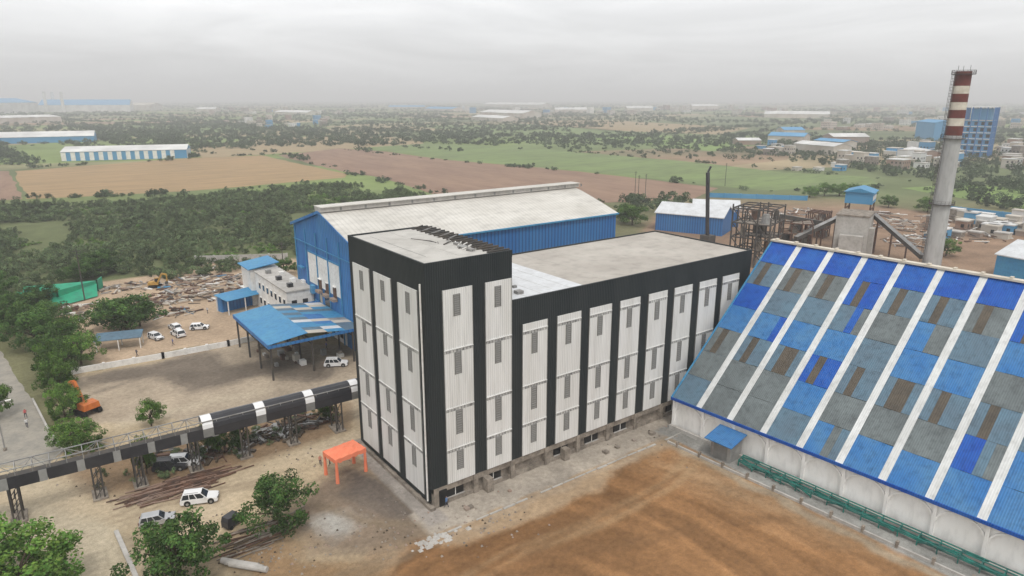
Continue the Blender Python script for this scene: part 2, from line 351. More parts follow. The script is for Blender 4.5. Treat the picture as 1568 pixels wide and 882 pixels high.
# ---------------------------------------------------------------- foliage prototypes
def leafmesh(name,nclump,nleaf,rad,hgt,leaf,leafk,trunk=None,flat=0.8,z0=0.0,seed=0,cr_=(.22,.42)):
    r=np.random.default_rng(seed)
    mb=MB(); cl=[]
    for i in range(nclump):
        a=r.uniform(0,2*math.pi); u=r.uniform(0,1)**0.5
        z=r.uniform(0.0,1); rr=rad*u*math.sqrt(max(0.05,1-(abs(z-0.35)/0.75)**2))*r.uniform(0.75,1.15)
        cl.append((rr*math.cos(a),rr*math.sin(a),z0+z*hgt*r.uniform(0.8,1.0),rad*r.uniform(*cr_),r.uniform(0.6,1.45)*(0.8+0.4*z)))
    if trunk:
        tr,th=trunk
        mb.cyl((0,0,-0.1),(0.1,0.05,th),tr,tr*0.7,'bark',8)
        for c in cl[:max(6,nclump//4)]:
            mid=Vector((c[0]*0.45,c[1]*0.45,th+(c[2]-th)*0.45))
            mb.cyl((0.1,0.05,th*0.9),mid,tr*0.5,tr*0.3,'bark',6,False); mb.cyl(mid,(c[0],c[1],c[2]),tr*0.3,tr*0.08,'bark',5,False)
    nb=len(mb.v); nf=len(mb.f)
    N_=nclump*nleaf
    cc=np.repeat(np.array(cl),nleaf,0)
    d=r.normal(size=(N_,3)); d/=np.linalg.norm(d,axis=1)[:,None]
    rr=cc[:,3]*r.uniform(0.35,1.15,N_)**0.6
    P=cc[:,:3]+d*rr[:,None]*np.array([1,1,flat])
    P[:,2]=np.maximum(P[:,2],0.05)
    nn=d*0.6+r.normal(size=(N_,3))*0.6+np.array([0,0,0.45]); nn/=np.linalg.norm(nn,axis=1)[:,None]
    t=np.cross(nn,r.normal(size=(N_,3))); t/=np.linalg.norm(t,axis=1)[:,None]; bt=np.cross(nn,t)
    s=(leaf*r.uniform(0.6,1.3,N_))[:,None]
    q4=np.stack([P-t*s*0.5,P+bt*s*0.32+nn*s*0.08,P+t*s*0.5,P-bt*s*0.32+nn*s*0.08],1).reshape(-1,3)
    verts=np.concatenate([np.array(mb.v).reshape(-1,3),q4]) if nb else q4
    faces=list(mb.f)+[tuple(nb+4*i+j for j in range(4)) for i in range(N_)]
    me=bpy.data.meshes.new(name); me.from_pydata(verts.tolist(),[],faces)
    me.materials.append(MT['bark']); me.materials.append(MT[leafk])
    me.polygons.foreach_set('material_index',[0]*nf+[1]*N_)
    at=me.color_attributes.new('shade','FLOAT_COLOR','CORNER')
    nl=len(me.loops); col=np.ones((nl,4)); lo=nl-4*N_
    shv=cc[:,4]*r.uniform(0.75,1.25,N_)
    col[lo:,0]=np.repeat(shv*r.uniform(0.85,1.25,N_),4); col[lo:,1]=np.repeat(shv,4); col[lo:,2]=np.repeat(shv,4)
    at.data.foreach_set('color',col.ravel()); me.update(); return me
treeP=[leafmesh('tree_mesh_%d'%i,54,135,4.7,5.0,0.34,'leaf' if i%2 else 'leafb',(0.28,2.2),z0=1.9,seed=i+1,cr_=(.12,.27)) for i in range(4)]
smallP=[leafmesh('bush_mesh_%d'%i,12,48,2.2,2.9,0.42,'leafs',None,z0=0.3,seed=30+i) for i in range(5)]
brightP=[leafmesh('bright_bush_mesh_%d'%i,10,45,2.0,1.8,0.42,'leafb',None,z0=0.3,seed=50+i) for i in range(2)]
farP=[leafmesh('far_bush_mesh_%d'%i,8,26,3.0+i*.5,3.6-i*.3,1.0,'leaff',None,z0=0.6,seed=70+i) for i in range(5)]

def scatter(name,pts,scl,protos):
    col=bpy.data.collections.new(name+'_kinds')
    for i,pm in enumerate(protos):
        o=bpy.data.objects.new('%s_kind_%d'%(name,i),pm); col.objects.link(o)
    me=bpy.data.meshes.new(name); me.from_pydata([tuple(p) for p in pts],[],[])
    n=len(pts)
    a=me.attributes.new('scl','FLOAT_VECTOR','POINT'); s=np.asarray(scl)
    v3=np.stack([s*rng.uniform(.8,1.3,n),s*rng.uniform(.8,1.3,n),s*rng.uniform(.7,1.25,n)],1); a.data.foreach_set('vector',v3.ravel())
    a=me.attributes.new('rot','FLOAT_VECTOR','POINT'); rr=np.zeros((n,3)); rr[:,2]=rng.uniform(0,6.28,n); a.data.foreach_set('vector',rr.ravel())
    a=me.attributes.new('pick','INT','POINT'); a.data.foreach_set('value',rng.integers(0,len(protos),n).astype(np.int32))
    o=bpy.data.objects.new(name,me); S.collection.objects.link(o)
    ng=bpy.data.node_groups.new(name+'_scatter','GeometryNodeTree')
    ng.interface.new_socket('Geometry',in_out='INPUT',socket_type='NodeSocketGeometry'); ng.interface.new_socket('Geometry',in_out='OUTPUT',socket_type='NodeSocketGeometry')
    N=ng.nodes; L=ng.links; gi=N.new('NodeGroupInput'); go=N.new('NodeGroupOutput')
    ci=N.new('GeometryNodeCollectionInfo'); ci.inputs['Collection'].default_value=col; ci.inputs['Separate Children'].default_value=True; ci.inputs['Reset Children'].default_value=True
    ip=N.new('GeometryNodeInstanceOnPoints'); ip.inputs['Pick Instance'].default_value=True
    def na(nm,t):
        x=N.new('GeometryNodeInputNamedAttribute'); x.data_type=t; x.inputs['Name'].default_value=nm; return x.outputs['Attribute']
    L.new(gi.outputs[0],ip.inputs['Points']); L.new(ci.outputs[0],ip.inputs['Instance'])
    L.new(na('pick','INT'),ip.inputs['Instance Index']); L.new(na('rot','FLOAT_VECTOR'),ip.inputs['Rotation']); L.new(na('scl','FLOAT_VECTOR'),ip.inputs['Scale'])
    L.new(ip.outputs[0],go.inputs[0])
    md=o.modifiers.new('scatter','NODES'); md.node_group=ng
    return o
def fill(poly,step,jit=0.45,keep=1.0):
    P=np.array(poly); x0,y0=P.min(0); x1,y1=P.max(0)
    xs,ys=np.meshgrid(np.arange(x0,x1,step),np.arange(y0,y1,step)); xs=xs.ravel(); ys=ys.ravel()
    xs=xs+rng.uniform(-jit,jit,len(xs))*step; ys=ys+rng.uniform(-jit,jit,len(ys))*step
    k=inpoly(xs,ys,poly)&(rng.uniform(0,1,len(xs))<keep)
    return xs[k],ys[k]
scrub=pp([(-200,318),(0,318),(120,316),(330,300),(540,280),(600,290),(690,312),(700,330),(700,400),(480,400),(440,385),(300,398),(200,420),(130,425),(0,455),(-200,500)])
sx_,sy_=fill(scrub,3.7,0.55)
den=fbm(sx_,sy_,28,3,90); k=(den>0.33)
k&=~((sx_>8)&(sx_<92)&(sy_>50)&(sy_<118))
sx_,sy_=sx_[k],sy_[k]
br=(fbm(sx_,sy_,16,2,95)>0.68)
sc=0.45+0.95*fbm(sx_,sy_,9,2,99)*rng.uniform(.7,1.3,len(sx_))
scatter('scrub_forest',np.stack([sx_,sy_,0*sx_],1)[~br],sc[~br],smallP)
scatter('bright_scrub',np.stack([sx_,sy_,0*sx_],1)[br],sc[br]*0.75,brightP)

pts=[]
def hedge(u1,v1,u2,v2,sp=7,w=5,keep=0.8):
    a=np.array(sv(u1,v1)); c=np.array(sv(u2,v2)); d=np.linalg.norm(c-a); n=int(d/sp); ph=random.random()*10
    for i in range(n):
        dens=0.5+0.5*math.sin(ph+i*.37)*math.cos(ph*2+i*.13)
        if random.random()>keep*1.5*dens: continue
        p=a+(c-a)*(i+random.random())/n; big=random.random()<.12
        for _ in range(random.choice([1,1,2,4])):
            pts.append((p[0]+random.gauss(0,w),p[1]+random.gauss(0,w),0,random.uniform(0.8,1.3) if big else random.uniform(0.2,.7)))
for h in [(430,236,560,272),(560,272,690,300),(290,241,430,236),(520,228,700,248),(700,248,900,265),(900,265,1180,294),(1180,294,1350,287),(640,214,800,226),(800,226,1050,247),(1050,247,1330,272),
          (24,258,300,244),(690,300,900,312),(900,312,1070,306),(1330,272,1568,300),(620,192,900,211),(900,211,1010,207),(930,215,1090,234),(0,305,300,298),(300,298,535,273),(400,205,640,209),(1380,288,1568,318)]:
    hedge(*h,sp=6,w=2.5,keep=0.5)
def clump(poly,step,keep,thr=0.0,sc=1.0):
    x,y=fill(pp(poly),step,0.5,keep); f=fbm(x,y,step*12,3,55); kk=f>thr
    for a,c in zip(x[kk],y[kk]): pts.append((a,c,0,random.uniform(0.5,1.4)*sc))
clump([(1130,232),(1300,260),(1568,300),(1750,330),(1750,250),(1568,230),(1300,215)],11,0.75,0.44)
clump([(950,310),(1000,330),(1060,312),(1040,304)],7,0.8)
clump([(0,222),(60,250),(-100,260),(-100,222)],9,0.9)
clump([(140,215),(400,225),(560,205),(400,190),(100,190)],13,0.7,0.47)
clump([(1380,290),(1480,280),(1750,300),(1750,360),(1568,332)],9,0.5,0.5)
clump([(640,210),(1050,246),(1330,270),(1300,240),(1000,205),(760,190)],14,0.5,0.56,.8)
n=17000
dd=400*np.exp(rng.uniform(0,1,n)*3.0); an=rng.uniform(-0.85,0.85,n)
hx=CAM[0]+dd*(AY*np.cos(an)+AX*np.sin(an)); hy=CAM[1]+dd*(AX*np.cos(an)-AY*np.sin(an))
f=fbm(hx,hy,260,4,61); kk=(f>0.56)&(dd>800)
for P in [orange_poly,brown_poly,green_poly]: kk&=~inpoly(hx,hy,P)
for a,c,d in zip(hx[kk],hy[kk],dd[kk]): pts.append((a,c,0,random.uniform(0.5,1.2)*(1+d/5000)))
for i in range(250):
    d=700*math.exp(random.random()*2.2); a=random.uniform(-.8,.8); th=random.choice([0.15,1.72])+random.gauss(0,.12)
    px=CAM[0]+d*(AY*math.cos(a)+AX*math.sin(a)); py=CAM[1]+d*(AX*math.cos(a)-AY*math.sin(a)); ln=random.uniform(100,450)*(1+d/3000)
    for j in range(int(ln/(9+d/400))):
        t=j*(9+d/400); pts.append((px+math.cos(th)*t+random.gauss(0,4),py+math.sin(th)*t+random.gauss(0,4),0,random.uniform(.3,1.1)*(1+d/4500)))
pa=np.array(pts); scatter('distant_trees',pa[:,:3],pa[:,3],farP)

def tree(u,v,r,h,k=None,name='tree'):
    x,y=sv(u,v); o=bpy.data.objects.new(name,treeP[k if k is not None else random.randrange(4)])
    o.location=(x,y,0); o.rotation_euler=(0,0,random.uniform(0,6.28)); o.scale=(r/4.9,r/4.9*random.uniform(.9,1.1),h/7.0)
    S.collection.objects.link(o); return o
for t in [(278,893,5.4,8.5,1),(428,806,4.6,6.6,3),(25,930,7.0,8.5,0),(-40,890,6.5,8,2),(195,508,8.0,9,1),(172,503,5,7,3),(125,558,4.2,6.5,0),(84,578,4.2,7.5,2),(92,605,3.4,7,0),(100,640,3.0,6,2),(128,690,3.4,4.6,0),(104,688,2.6,4.5,2),(232,652,2.4,4.5,2),
          (12,512,6.0,9,1),(-20,500,6,9,3),(58,530,5.5,8,3),(88,545,5,7,1),(-4,640,3.0,6.5,0),(105,525,4.5,6,0),(30,488,6,7,1),(75,500,5,6,3),(155,420,6,8,1),(140,425,5,6,3),(120,432,5,6,1),(320,695,2.4,5,3),(225,725,1.8,6,2),(333,692,1.6,4,0),(365,692,1.7,4.5,3),(500,642,2,4,1),(438,420,3.5,5,3),(60,470,5,6,1),(-10,460,6,8,3),(215,500,4,6,1)]:
    tree(*t)
wx_,wy_=fill(pp([(130,720),(230,690),(330,662),(500,625),(520,640),(380,700),(250,735),(150,755)]),1.7,0.5,0.28)
scatter('weeds',np.stack([wx_,wy_,0*wx_],1),rng.uniform(.2,.5,len(wx_)),smallP)
wx2,wy2=fill(pp([(440,402),(300,402),(210,420),(250,432),(440,405)]),2.5,0.5,0.7)
scatter('bushes',np.stack([wx2,wy2,0*wx2],1),rng.uniform(.5,.9,len(wx2)),smallP)
wx3,wy3=fill(pp([(60,560),(120,575),(150,690),(105,700),(80,650)]),1.6,0.5,0.3)
scatter('roadside_bushes',np.stack([wx3,wy3,0*wx3],1),rng.uniform(.2,.6,len(wx3)),brightP)

# ---------------------------------------------------------------- main building (tower and long block)
E=empty('factory_tower_building')
TW,TD,TH=13.0,22.0,33.1; LL,LH=65.5,26.3
PZ=2.8
b=MB(); b.box(0,0,PZ,TW,TD,TH-0.9,'clad_dark'); b.box(0,0.9,0.6,0.45,TD,PZ-.003,'clad_dark'); b.obj('tower_walls',E)
b=MB(); b.box(TW+0.002,0.0,PZ,LL,TD+0.5,LH-0.8,'clad_dark'); b.obj('block_walls',E)
b=MB()
b.box(0.25,0.25,TH-0.9,TW-2.6,TD-0.25,TH-0.2,'roofslab')
t=0.25
b.box(-0.02,-0.02,TH-0.9,TW+0.02,t,TH,'clad_dark'); b.box(-0.02,TD-t,TH-0.9,TW+0.02,TD+0.02,TH,'clad_dark')
b.box(-0.02,t,TH-0.9,t,TD-t,TH,'clad_dark'); b.box(TW-t,t,TH-0.9,TW+0.02,TD-t,TH-0.35,'clad_dark')
b.box(TW-2.6,0.25,TH-0.9,TW-0.25,TD-0.25,TH-0.85,'black')
b.box(2.5,4,TH-.2,2.56,TD-2,TH-.17,'louvre2'); b.box(6.2,.3,TH-.2,6.25,TD-.3,TH-.185,'concl')
for i in range(5): b.cyl((7.9,12-i*.5,TH-.17),(7.9-1.5+i*.5,15-i,TH-.17),.05,.05,'darksteel',5)
b.obj('tower_roof',E)
b=MB()
for i in range(17):
    y=0.9+i*1.25
    b.box(TW-3.0,y,TH-0.24,TW+0.3,y+0.22,TH+0.02,'darksteel')
    if i%2==0: b.beam((TW-3.2,y+.14,TH-.1),(TW-1.0,y+random.uniform(.3,1.0),TH+0.2),0.12,random.choice(['steel','darksteel']))
b.box(TW-1.8,0.3,TH-0.35,TW-1.5,TD-0.3,TH-0.24,'darksteel')
for (x,y,s) in [(8.6,5,.9),(9.2,7.4,.6),(8.6,3.0,.7)]: b.box(x,y,TH-0.2,x+s,y+s*1.4,TH+0.1,'steel')
for i in range(9): b.beam((8.6+random.uniform(-1,1),3+i*.8,TH-.1),(10+random.uniform(-.6,.8),4+i*.8,TH+.05),.12,random.choice(['steel','darksteel','whitepaint']))
b.obj('roof_pergola',E)
b=MB()
b.box(TW+0.25,0.25,LH-0.8,TW+13,TD+.25,LH-0.12,'roofwhite')
b.box(TW+13,0.25,LH-0.8,LL-0.25,TD+.25,LH-0.2,'roofslab2')
b.box(TW+0.03,-0.02,LH-0.8,LL+.02,0.25,LH,'clad_dark'); b.box(TW+.03,TD+.25,LH-0.8,LL+.02,TD+.52,LH,'clad_dark'); b.box(LL-0.25,0.25,LH-0.8,LL+0.02,TD+.25,LH,'clad_dark')
for i in range(1,7): b.box(TW+13+i*5.6,0.3,LH-0.2,TW+13.06+i*5.6,TD+.2,LH-0.185,'concl')
for i in range(1,5): b.box(TW+.3+i*2.6,0.3,LH-0.12,TW+.34+i*2.6,TD+.2,LH-0.105,'concl')
b.box(15.5,2,LH-.12,16.5,3,LH+.3,'steel'); b.box(17,5,LH-.12,17.6,5.5,LH+.2,'louvre')
b.obj('block_roof',E)
b=MB()
wins=[(25.9,28.7),(18.1,21.1),(9.7,13.1),(4.5,7.3)]
def strip(a0,a1,ztop,face):
    def bx(u0,u1,z0,z1,d0,d1,k):
        if face=='y': b.box(u0,-d1,z0,u1,-d0,z1,k)
        else: b.box(-d1,u0,z0,-d0,u1,z1,k)
    zb=PZ+0.05 if face=='y' else 1.3
    bx(a0,a1,zb,ztop,0.0,0.10,'clad_white')
    bx(a0-0.06,a0,zb,ztop,0.0,0.14,'louvre') ; bx(a1,a1+0.06,zb,ztop,0.0,0.14,'louvre')
    c=(a0+a1)/2-0.15; w=0.44
    for i,(z0,z1) in enumerate(wins):
        if z1>ztop+0.1: continue
        z1=min(z1,ztop-.5)
        bx(c-w,c+w,z0,z1,0.10,0.13,'louvre')
        n=10
        for j in range(n):
            zz=z0+(z1-z0)*(j+.3)/n; bx(c-w+.06,c+w-.06,zz,zz+.15,0.13,0.17,'louvre2')
        bx(c-w-.06,c-w,z0,z1,0.10,0.19,'louvre'); bx(c+w,c+w+.06,z0,z1,0.10,0.19,'louvre')
        if i>0:
            bx(a0,a1,z1+0.02,z1+0.42,0.10,0.125,'vent'); bx(a0-.02,a1+.02,z1+.42,z1+.52,0.0,0.2,'clad_white')
for a0,a1 in [(2.4,6.7),(8.7,12.85)]: strip(a0,a1,29.4,'y')
for a0,a1 in [(14.75,19.05),(20.85,25.3),(27,31.4),(33.2,37.5),(39.4,43.7),(45.4,49.8),(51.6,56.1),(57.7,62.3)]: strip(a0,a1,22.6,'y')
for a0,a1 in [(1.8,6.9),(8.8,13.9),(15.3,20.7)]: strip(a0,a1,29.4,'x')
b.cyl((-0.25,0.7,1),(-0.25,0.7,30.5),0.12,0.12,'whitepaint',8)
b.obj('facade_panels',E)
b=MB()
b.box(0.5,0.6,0,LL,TD,PZ-.003,'conc')
x=0.3
while x<64:
    b.box(x,-0.15,0,x+0.7,0.6,PZ-.02,'conc'); x+=6.2
b.box(0.3,0.05,1.95,LL,0.6,PZ-.04,'conc'); b.box(1.0,0.05,0.0,LL,0.6,0.55,'conc')
x=1.0
while x<63:
    if int(x)%5!=3:
        b.box(x+1.5,0.35,0.6,x+4.1,0.598,1.93,'black')
        b.box(x+1.4,0.2,0.552,x+4.2,0.35,0.66,'concl'); b.box(x+2.75,0.3,0.6,x+2.85,0.35,1.93,'whitepaint')
    x+=6.2
b.box(1.05,-0.2,0,2.2,0.04,2.3,'black') ; b.box(8.0,-1.2,0,9.0,0.04,2.0,'conc'); b.box(22.,-1.0,0,23,0.04,1.8,'conc')
for yy in (3,10,17): b.box(-0.04,yy,0.0,0.5,yy+.6,.58,'conc')
b.box(-0.45,-0.45,0,0.29,0.3,0.45,'conc'); b.box(-0.5,0.31,0,-0.05,TD,0.5,'conc')
for i in range(14):
    x=random.uniform(3,60); s=random.uniform(.3,.9); b.box(x,-2.4-s,0,x+s,-2.4,s*.5,random.choice(['conc','concl','farbrick','conc']))
b.obj('ground_floor_frame',E)
b=MB()
for i in range(24):
    x=-3+i*2.1
    if random.random()<0.8: b.box(x,-5.6+random.uniform(-.1,.1),0,x+1.9,-5.35,0.13,'concl')
b.obj('apron_kerb')

# ---------------------------------------------------------------- orange canopy
cx,cy=sv(530,724); E=empty('orange_entrance_canopy',(cx,cy,0),math.radians(8))
b=MB(); w,d,hh=4.6,3.2,3.7
for sx in (-1,1):
    for sy in (-1,1):
        b.cyl((sx*w/2,sy*d/2,0),(sx*w/2,sy*d/2,hh),0.27,0.17,'orange',8)
b.obj('draped_posts',E)
b=MB(); n=10
def cz(i,j): 
    u=i/n*2-1; v=j/n*2-1
    return hh+0.45*(1-max(abs(u),abs(v)))+0.07*math.sin(i*2.1)*math.cos(j*1.7)
for i in range(n):
    for j in range(n):
        b.face([((a/n-.5)*w*1.08,(c/n-.5)*d*1.08,cz(a,c)) for a,c in ((i,j),(i+1,j),(i+1,j+1),(i,j+1))],'orange')
for i in range(n):
    for s in (-1,1):
        z=0.5+0.2*abs(math.sin(i*1.3)); x0=(i/n-.5)*w*1.08; x1=((i+1)/n-.5)*w*1.08; y=s*d*.54
        b.face([(x0,y,cz(i,0)),(x1,y,cz(i+1,0)),(x1,y,hh-z),(x0,y,hh-z)],'orange')
        y0=(i/n-.5)*d*1.08; y1=((i+1)/n-.5)*d*1.08; x=s*w*.54
        b.face([(x,y0,cz(0,i)),(x,y1,cz(0,i+1)),(x,y1,hh-z),(x,y0,hh-z)],'orange')
b.obj('fabric_roof',E)

# ---------------------------------------------------------------- blue warehouse
E=empty('blue_warehouse'); b=MB()
x0,x1,y0,y1,eh,rh=16.0,89.0,57.0,92.5,23.0,28.0; ym=74.7
b.face([(x0,y1,0),(x0,y0,0),(x0,y0,eh),(x0,ym,rh),(x0,y1,eh)],'bluegable')
b.face([(x1,y0,0),(x1,y1,0),(x1,y1,eh),(x1,ym,rh),(x1,y0,eh)],'blueclad')
b.face([(x0,y0,0),(x1,y0,0),(x1,y0,eh),(x0,y0,eh)],'blueclad'); b.face([(x1,y1,0),(x0,y1,0),(x0,y1,eh),(x1,y1,eh)],'blueclad')
b.obj('walls',E); b=MB()
ov=0.5; nseg=10
def rz(y,s):
    t=(y-ym)/(y1-ym if s>0 else ym-y0); t=abs(t); return rh-(rh-eh)*(t**1.15)
for s in (-1,1):
    ye=y1+ov if s>0 else y0-ov
    for i in range(nseg):
        a=ym+(ye-ym)*i/nseg; c=ym+(ye-ym)*(i+1)/nseg
        b.face([(x0-ov,a,rz(a,s)+.15),(x1+ov,a,rz(a,s)+.15),(x1+ov,c,rz(c,s)+.15),(x0-ov,c,rz(c,s)+.15)],'whroof')
b.obj('roof',E); b=MB()
b.box(x0-ov,ym-1.6,rh+.1,x1+1.2,ym+1.6,rh+1.1,'concl'); b.box(x0-ov,ym-2.0,rh+1.1,x1+1.4,ym+2.0,rh+1.25,'whroof')
b.beam((x0-ov,y0-ov,eh-.1),(x1+ov,y0-ov,eh-.1),0.35,'bluelight'); 
for s,ye in ((-1,y0-ov),(1,y1+ov)): b.beam((x0-ov-.05,ym,rh+.0),(x0-ov-.05,ye,eh-.05),0.2,'bluegable',0.6)
for i in range(13):
    x=x0+4+i*5.9; b.box(x,ym-1.64,rh+.2,x+.5,ym-1.6,rh+.9,'louvre')
b.obj('ridge_vent',E); b=MB()
b.box(x0-.12,66,10.4,x0-.02,84,17.6,'whitepaint'); b.box(x0-.2,65.9,17.6,x0-.02,84.1,17.9,'bluelight')
b.box(x0-.10,64,0.1,x0-.02,84,6.0,'whitepaint')
for i in range(3):
    b.box(x0-.22,68+i*4.2,9.9,x0-.125,69.8+i*4.2,12.2,'rust'); b.box(x0-1.1,67.8+i*4.2,9.2,x0-.125,70.0+i*4.2,9.8,'farbrick'); b.box(x0-.5,68.1+i*4.2,12.3,x0-.125,69.7+i*4.2,12.5,'whitepaint')
b.box(x0-.14,72,6.2,x0-.03,75.2,10.2,'glass'); b.box(x0-.14,77,6.2,x0-.03,78.4,8.6,'farwall')
for i in range(4): b.box(x0-.2,66+i*4.4,1.2,x0-.105,67.5+i*4.4,3.2,'black')
b.box(x0-1.0,80.5,8.2,x0-.125,82,10.1,'farblue'); b.box(x0-.8,87,8,x0-.1,88.5,10,'whitepaint'); b.box(x0-.9,86.6,13,x0-.1,89.4,13.3,'bluelight')
for k_ in range(6): b.beam((x0-.22,58.5+k_*6.6,0),(x0-.22,58.5+k_*6.6,22.8),0.28,'bluelight',.2)
for zz in (6.6,19.5): b.beam((x0-.2,57.2,zz),(x0-.2,92.3,zz),.16,'bluelight',.22)
b.obj('gable_details',E)
E=empty('white_office_annex'); b=MB()
b.box(9.5,82,0,15.8,106,9.0,'whitepaint'); b.box(9.3,81.8,9.0,15.85,106.2,9.35,'concl')
for fl in range(2):
    for i in range(7):
        y=83.5+i*3.1; b.box(9.42,y,1.6+fl*3.9,9.5,y+1.2,3.1+fl*3.9,'glass'); b.box(9.3,y-.15,3.15+fl*3.9,9.5,y+1.35,3.27+fl*3.9,'whitepaint')
    for i in range(2): b.box(10.5+i*2.6,81.92,1.6+fl*3.9,11.7+i*2.6,82.0,3.1+fl*3.9,'glass')
for i in range(5): b.box(11+i%2*2,85+i*4,9.35,12.2+i%2*2,86.2+i*4,10.3,random.choice(['cardark','steel','whitepaint']))
b.obj('walls_and_windows',E); b=MB()
b.hexa([(8,106.5,9.6),(16,106.5,10.6),(16,116,10.6),(8,116,9.6),(8,106.5,9.8),(16,106.5,10.8),(16,116,10.8),(8,116,9.8)],'bluelight')
b.box(8.6,107,0,15.8,115,9.5,'whitepaint'); b.obj('rear_block',E)
E=empty('blue_loading_canopy'); b=MB()
ya,yb=54.5,78.0
def slab(xa,za,xb,zb,n0,n1,fn):
    for j in range(n1):
        for i in range(n0):
            xs=[xa+(xb-xa)*i/n0,xa+(xb-xa)*(i+1)/n0]; zs=[za+(zb-za)*i/n0,za+(zb-za)*(i+1)/n0]
            y_0=ya+(yb-ya)*j/n1; y_1=ya+(yb-ya)*(j+1)/n1
            b.hexa([(xs[0],y_0,zs[0]),(xs[1],y_0,zs[1]),(xs[1],y_1,zs[1]),(xs[0],y_1,zs[0]),(xs[0],y_0,zs[0]+.08),(xs[1],y_0,zs[1]+.08),(xs[1],y_1,zs[1]+.08),(xs[0],y_1,zs[0]+.08)],fn(i,j))
slab(-3.5,7.3,4.2,8.2,1,1,lambda i,j:'bluelight')
slab(4.25,8.15,15.7,6.6,3,12,lambda i,j:random.choice(['bluelight','bluelight','roofwhite','farwall','bluegable','f2','steel']))
b.box(-3.62,ya-.05,6.6,-3.5,yb+.05,7.35,'bluegable'); b.box(-3.5,ya-.1,6.6,15.7,ya-.02,7.2,'bluegable'); b.box(-3.5,yb+.02,6.6,15.7,yb+.1,7.2,'bluegable')
b.obj('sheet_roof',E); b=MB()
for x in (-3.0,5,13.5):
    for y in (55,62.5,70,77.5): b.beam((x,y,0),(x,y,6.8),0.32,'darksteel')
    b.beam((x,55,6.4),(x,77.5,6.4),0.25,'darksteel'); b.beam((x,55,5.6),(x,77.5,5.6),0.15,'darksteel')
    for j in range(14): b.beam((x,55+j*1.6,5.6),(x,55.8+j*1.6,6.4),0.1,'darksteel')
for i in range(26):
    x=random.uniform(-1,13); y=random.uniform(57,76); s=random.uniform(.4,1.2); b.box(x,y,0,x+s,y+s*1.3,s*random.uniform(.6,1.5),random.choice(['farwall','whitepaint','rust','steel','conc']))
b.obj('columns_and_trusses',E)

# ---------------------------------------------------------------- bulk store with blue roof
E=empty('blue_roof_bulk_store',(43.6,-2.9,0),math.atan2(0.063,0.998))
W2,RH,EH,LEN=26.3,27.6,5.6,99.0; pitch=5.5
b=MB(); rws=7
rr=random.Random(5)
nb_=int(LEN/pitch)
rowsL=['f0','f3','f2','f1','f2','f3','f3']; rowsR=['f0','f2','f1','f1','f2','f0','f1']
for bay in range(nb_):
    for side in (0,1):
        for r_ in range(rws):
            t0=r_/rws; t1=(r_+1)/rws
            def xz(t): 
                x=W2-(W2+.45)*t; z=RH-(RH-EH+.4)*t
                return (x,z) if side==0 else (2*W2-x,z)
            pr_=min(1,max(0,(bay-2.0)/6)); base_=rowsR[r_] if rr.random()<pr_ else rowsL[r_]
            if r_ and rr.random()<.32: base_=rr.choice(['f1','f2','f3','f2','f0'])
            bounds=[0,1.15,2.3,3.4,4.5]; alt=rr.random()
            for s_ in range(4):
                k=base_
                if r_ in (1,4) and s_==1: k='f4'
                elif r_ in (1,4) and s_==2 and alt<.3: k='f4'
                elif r_ in (2,5,3,6) and s_>=2 and alt<.3: k=rr.choice(['f0','f1','f2','f3'])
                ya=-(bay*pitch+bounds[s_]); yb=-(bay*pitch+bounds[s_+1])
                (xa,za),(xb,zb)=xz(t0),xz(t1); dz=rr.uniform(0,.03); dz2=rr.uniform(0.02,.06)
                pts_=[(xa,ya,za+dz),(xb,ya,zb+dz+dz2),(xb,yb,zb+dz+dz2),(xa,yb,za+dz)]
                b.face(pts_ if side==0 else pts_[::-1],k)
            ya=-(bay*pitch+4.5); yb=-(bay*pitch+5.5); (xa,za),(xb,zb)=xz(t0),xz(t1)
            b.face([(xa,ya,za+.05),(xb,ya,zb+.05),(xb,yb,zb+.05),(xa,yb,za+.05)],'f5')
b.obj('sheet_roof',E); b=MB()
b.beam((W2,0.3,RH+.12),(W2,-LEN,RH+.12),1.1,'stackwhite',0.3)
b.beam((-.5,0.2,EH-.5),(-.5,-LEN,EH-.5),0.18,'f0',0.45)
b.beam((-.45,0.12,EH-.4),(W2,0.12,RH+.0),0.25,'bluelight',0.35)
for i in range(28): b.box(W2-.4,-i*3.5-.9,RH+.27,W2+.4,-i*3.5-.5,RH+.5,'stackwhite')
b.obj('ridge_and_eave_trim',E); b=MB()
b.box(0,-LEN,0,0.3,-0.05,EH-.2,'wallwhite'); b.box(2*W2-.3,-LEN,0,2*W2,-.05,EH-.2,'wallwhite')
b.hexa([(0.3,-.35,0),(2*W2-.3,-.35,0),(2*W2-.3,-.05,0),(0.3,-.05,0),(0.3,-.35,EH-.3),(2*W2-.3,-.35,EH-.3),(2*W2-.3,-.05,EH-.3),(0.3,-.05,EH-.3)],'wallwhite')
b.face([(0,-.1,EH-.3),(W2,-.1,RH-.2),(2*W2,-.1,EH-.3)],'bluegable'); b.face([(0,-LEN,0),(W2,-LEN,0),(2*W2,-LEN,0),(2*W2,-LEN,EH-.3),(W2,-LEN,RH-.2),(0,-LEN,EH-.3)],'bluegable')
y=0.0
while y>-LEN+5:
    b.beam((-.18,y-.3,0),(-.18,y-.3,EH-.5),0.4,'wallwhite',0.36)
    pr=None
    for j in range(11):
        a=math.pi*j/10; py_=y-.3-2.75+2.55*math.cos(a); pz=EH-2.9+2.0*math.sin(a)
        if pr: b.beam((-.12,pr[0],pr[1]),(-.12,py_,pz),0.22,'wallwhite',0.22)
        pr=(py_,pz)
    y-=pitch
b.box(-.9,-LEN,0,-.4,-.05,0.6,'concl')
b.obj('arched_side_wall',E); b=MB()
b.box(-3.4,-12.9,0,-.42,-9.6,3.0,'steel'); b.box(-3.44,-12.4,0.2,-3.4,-10.1,2.6,'louvre')
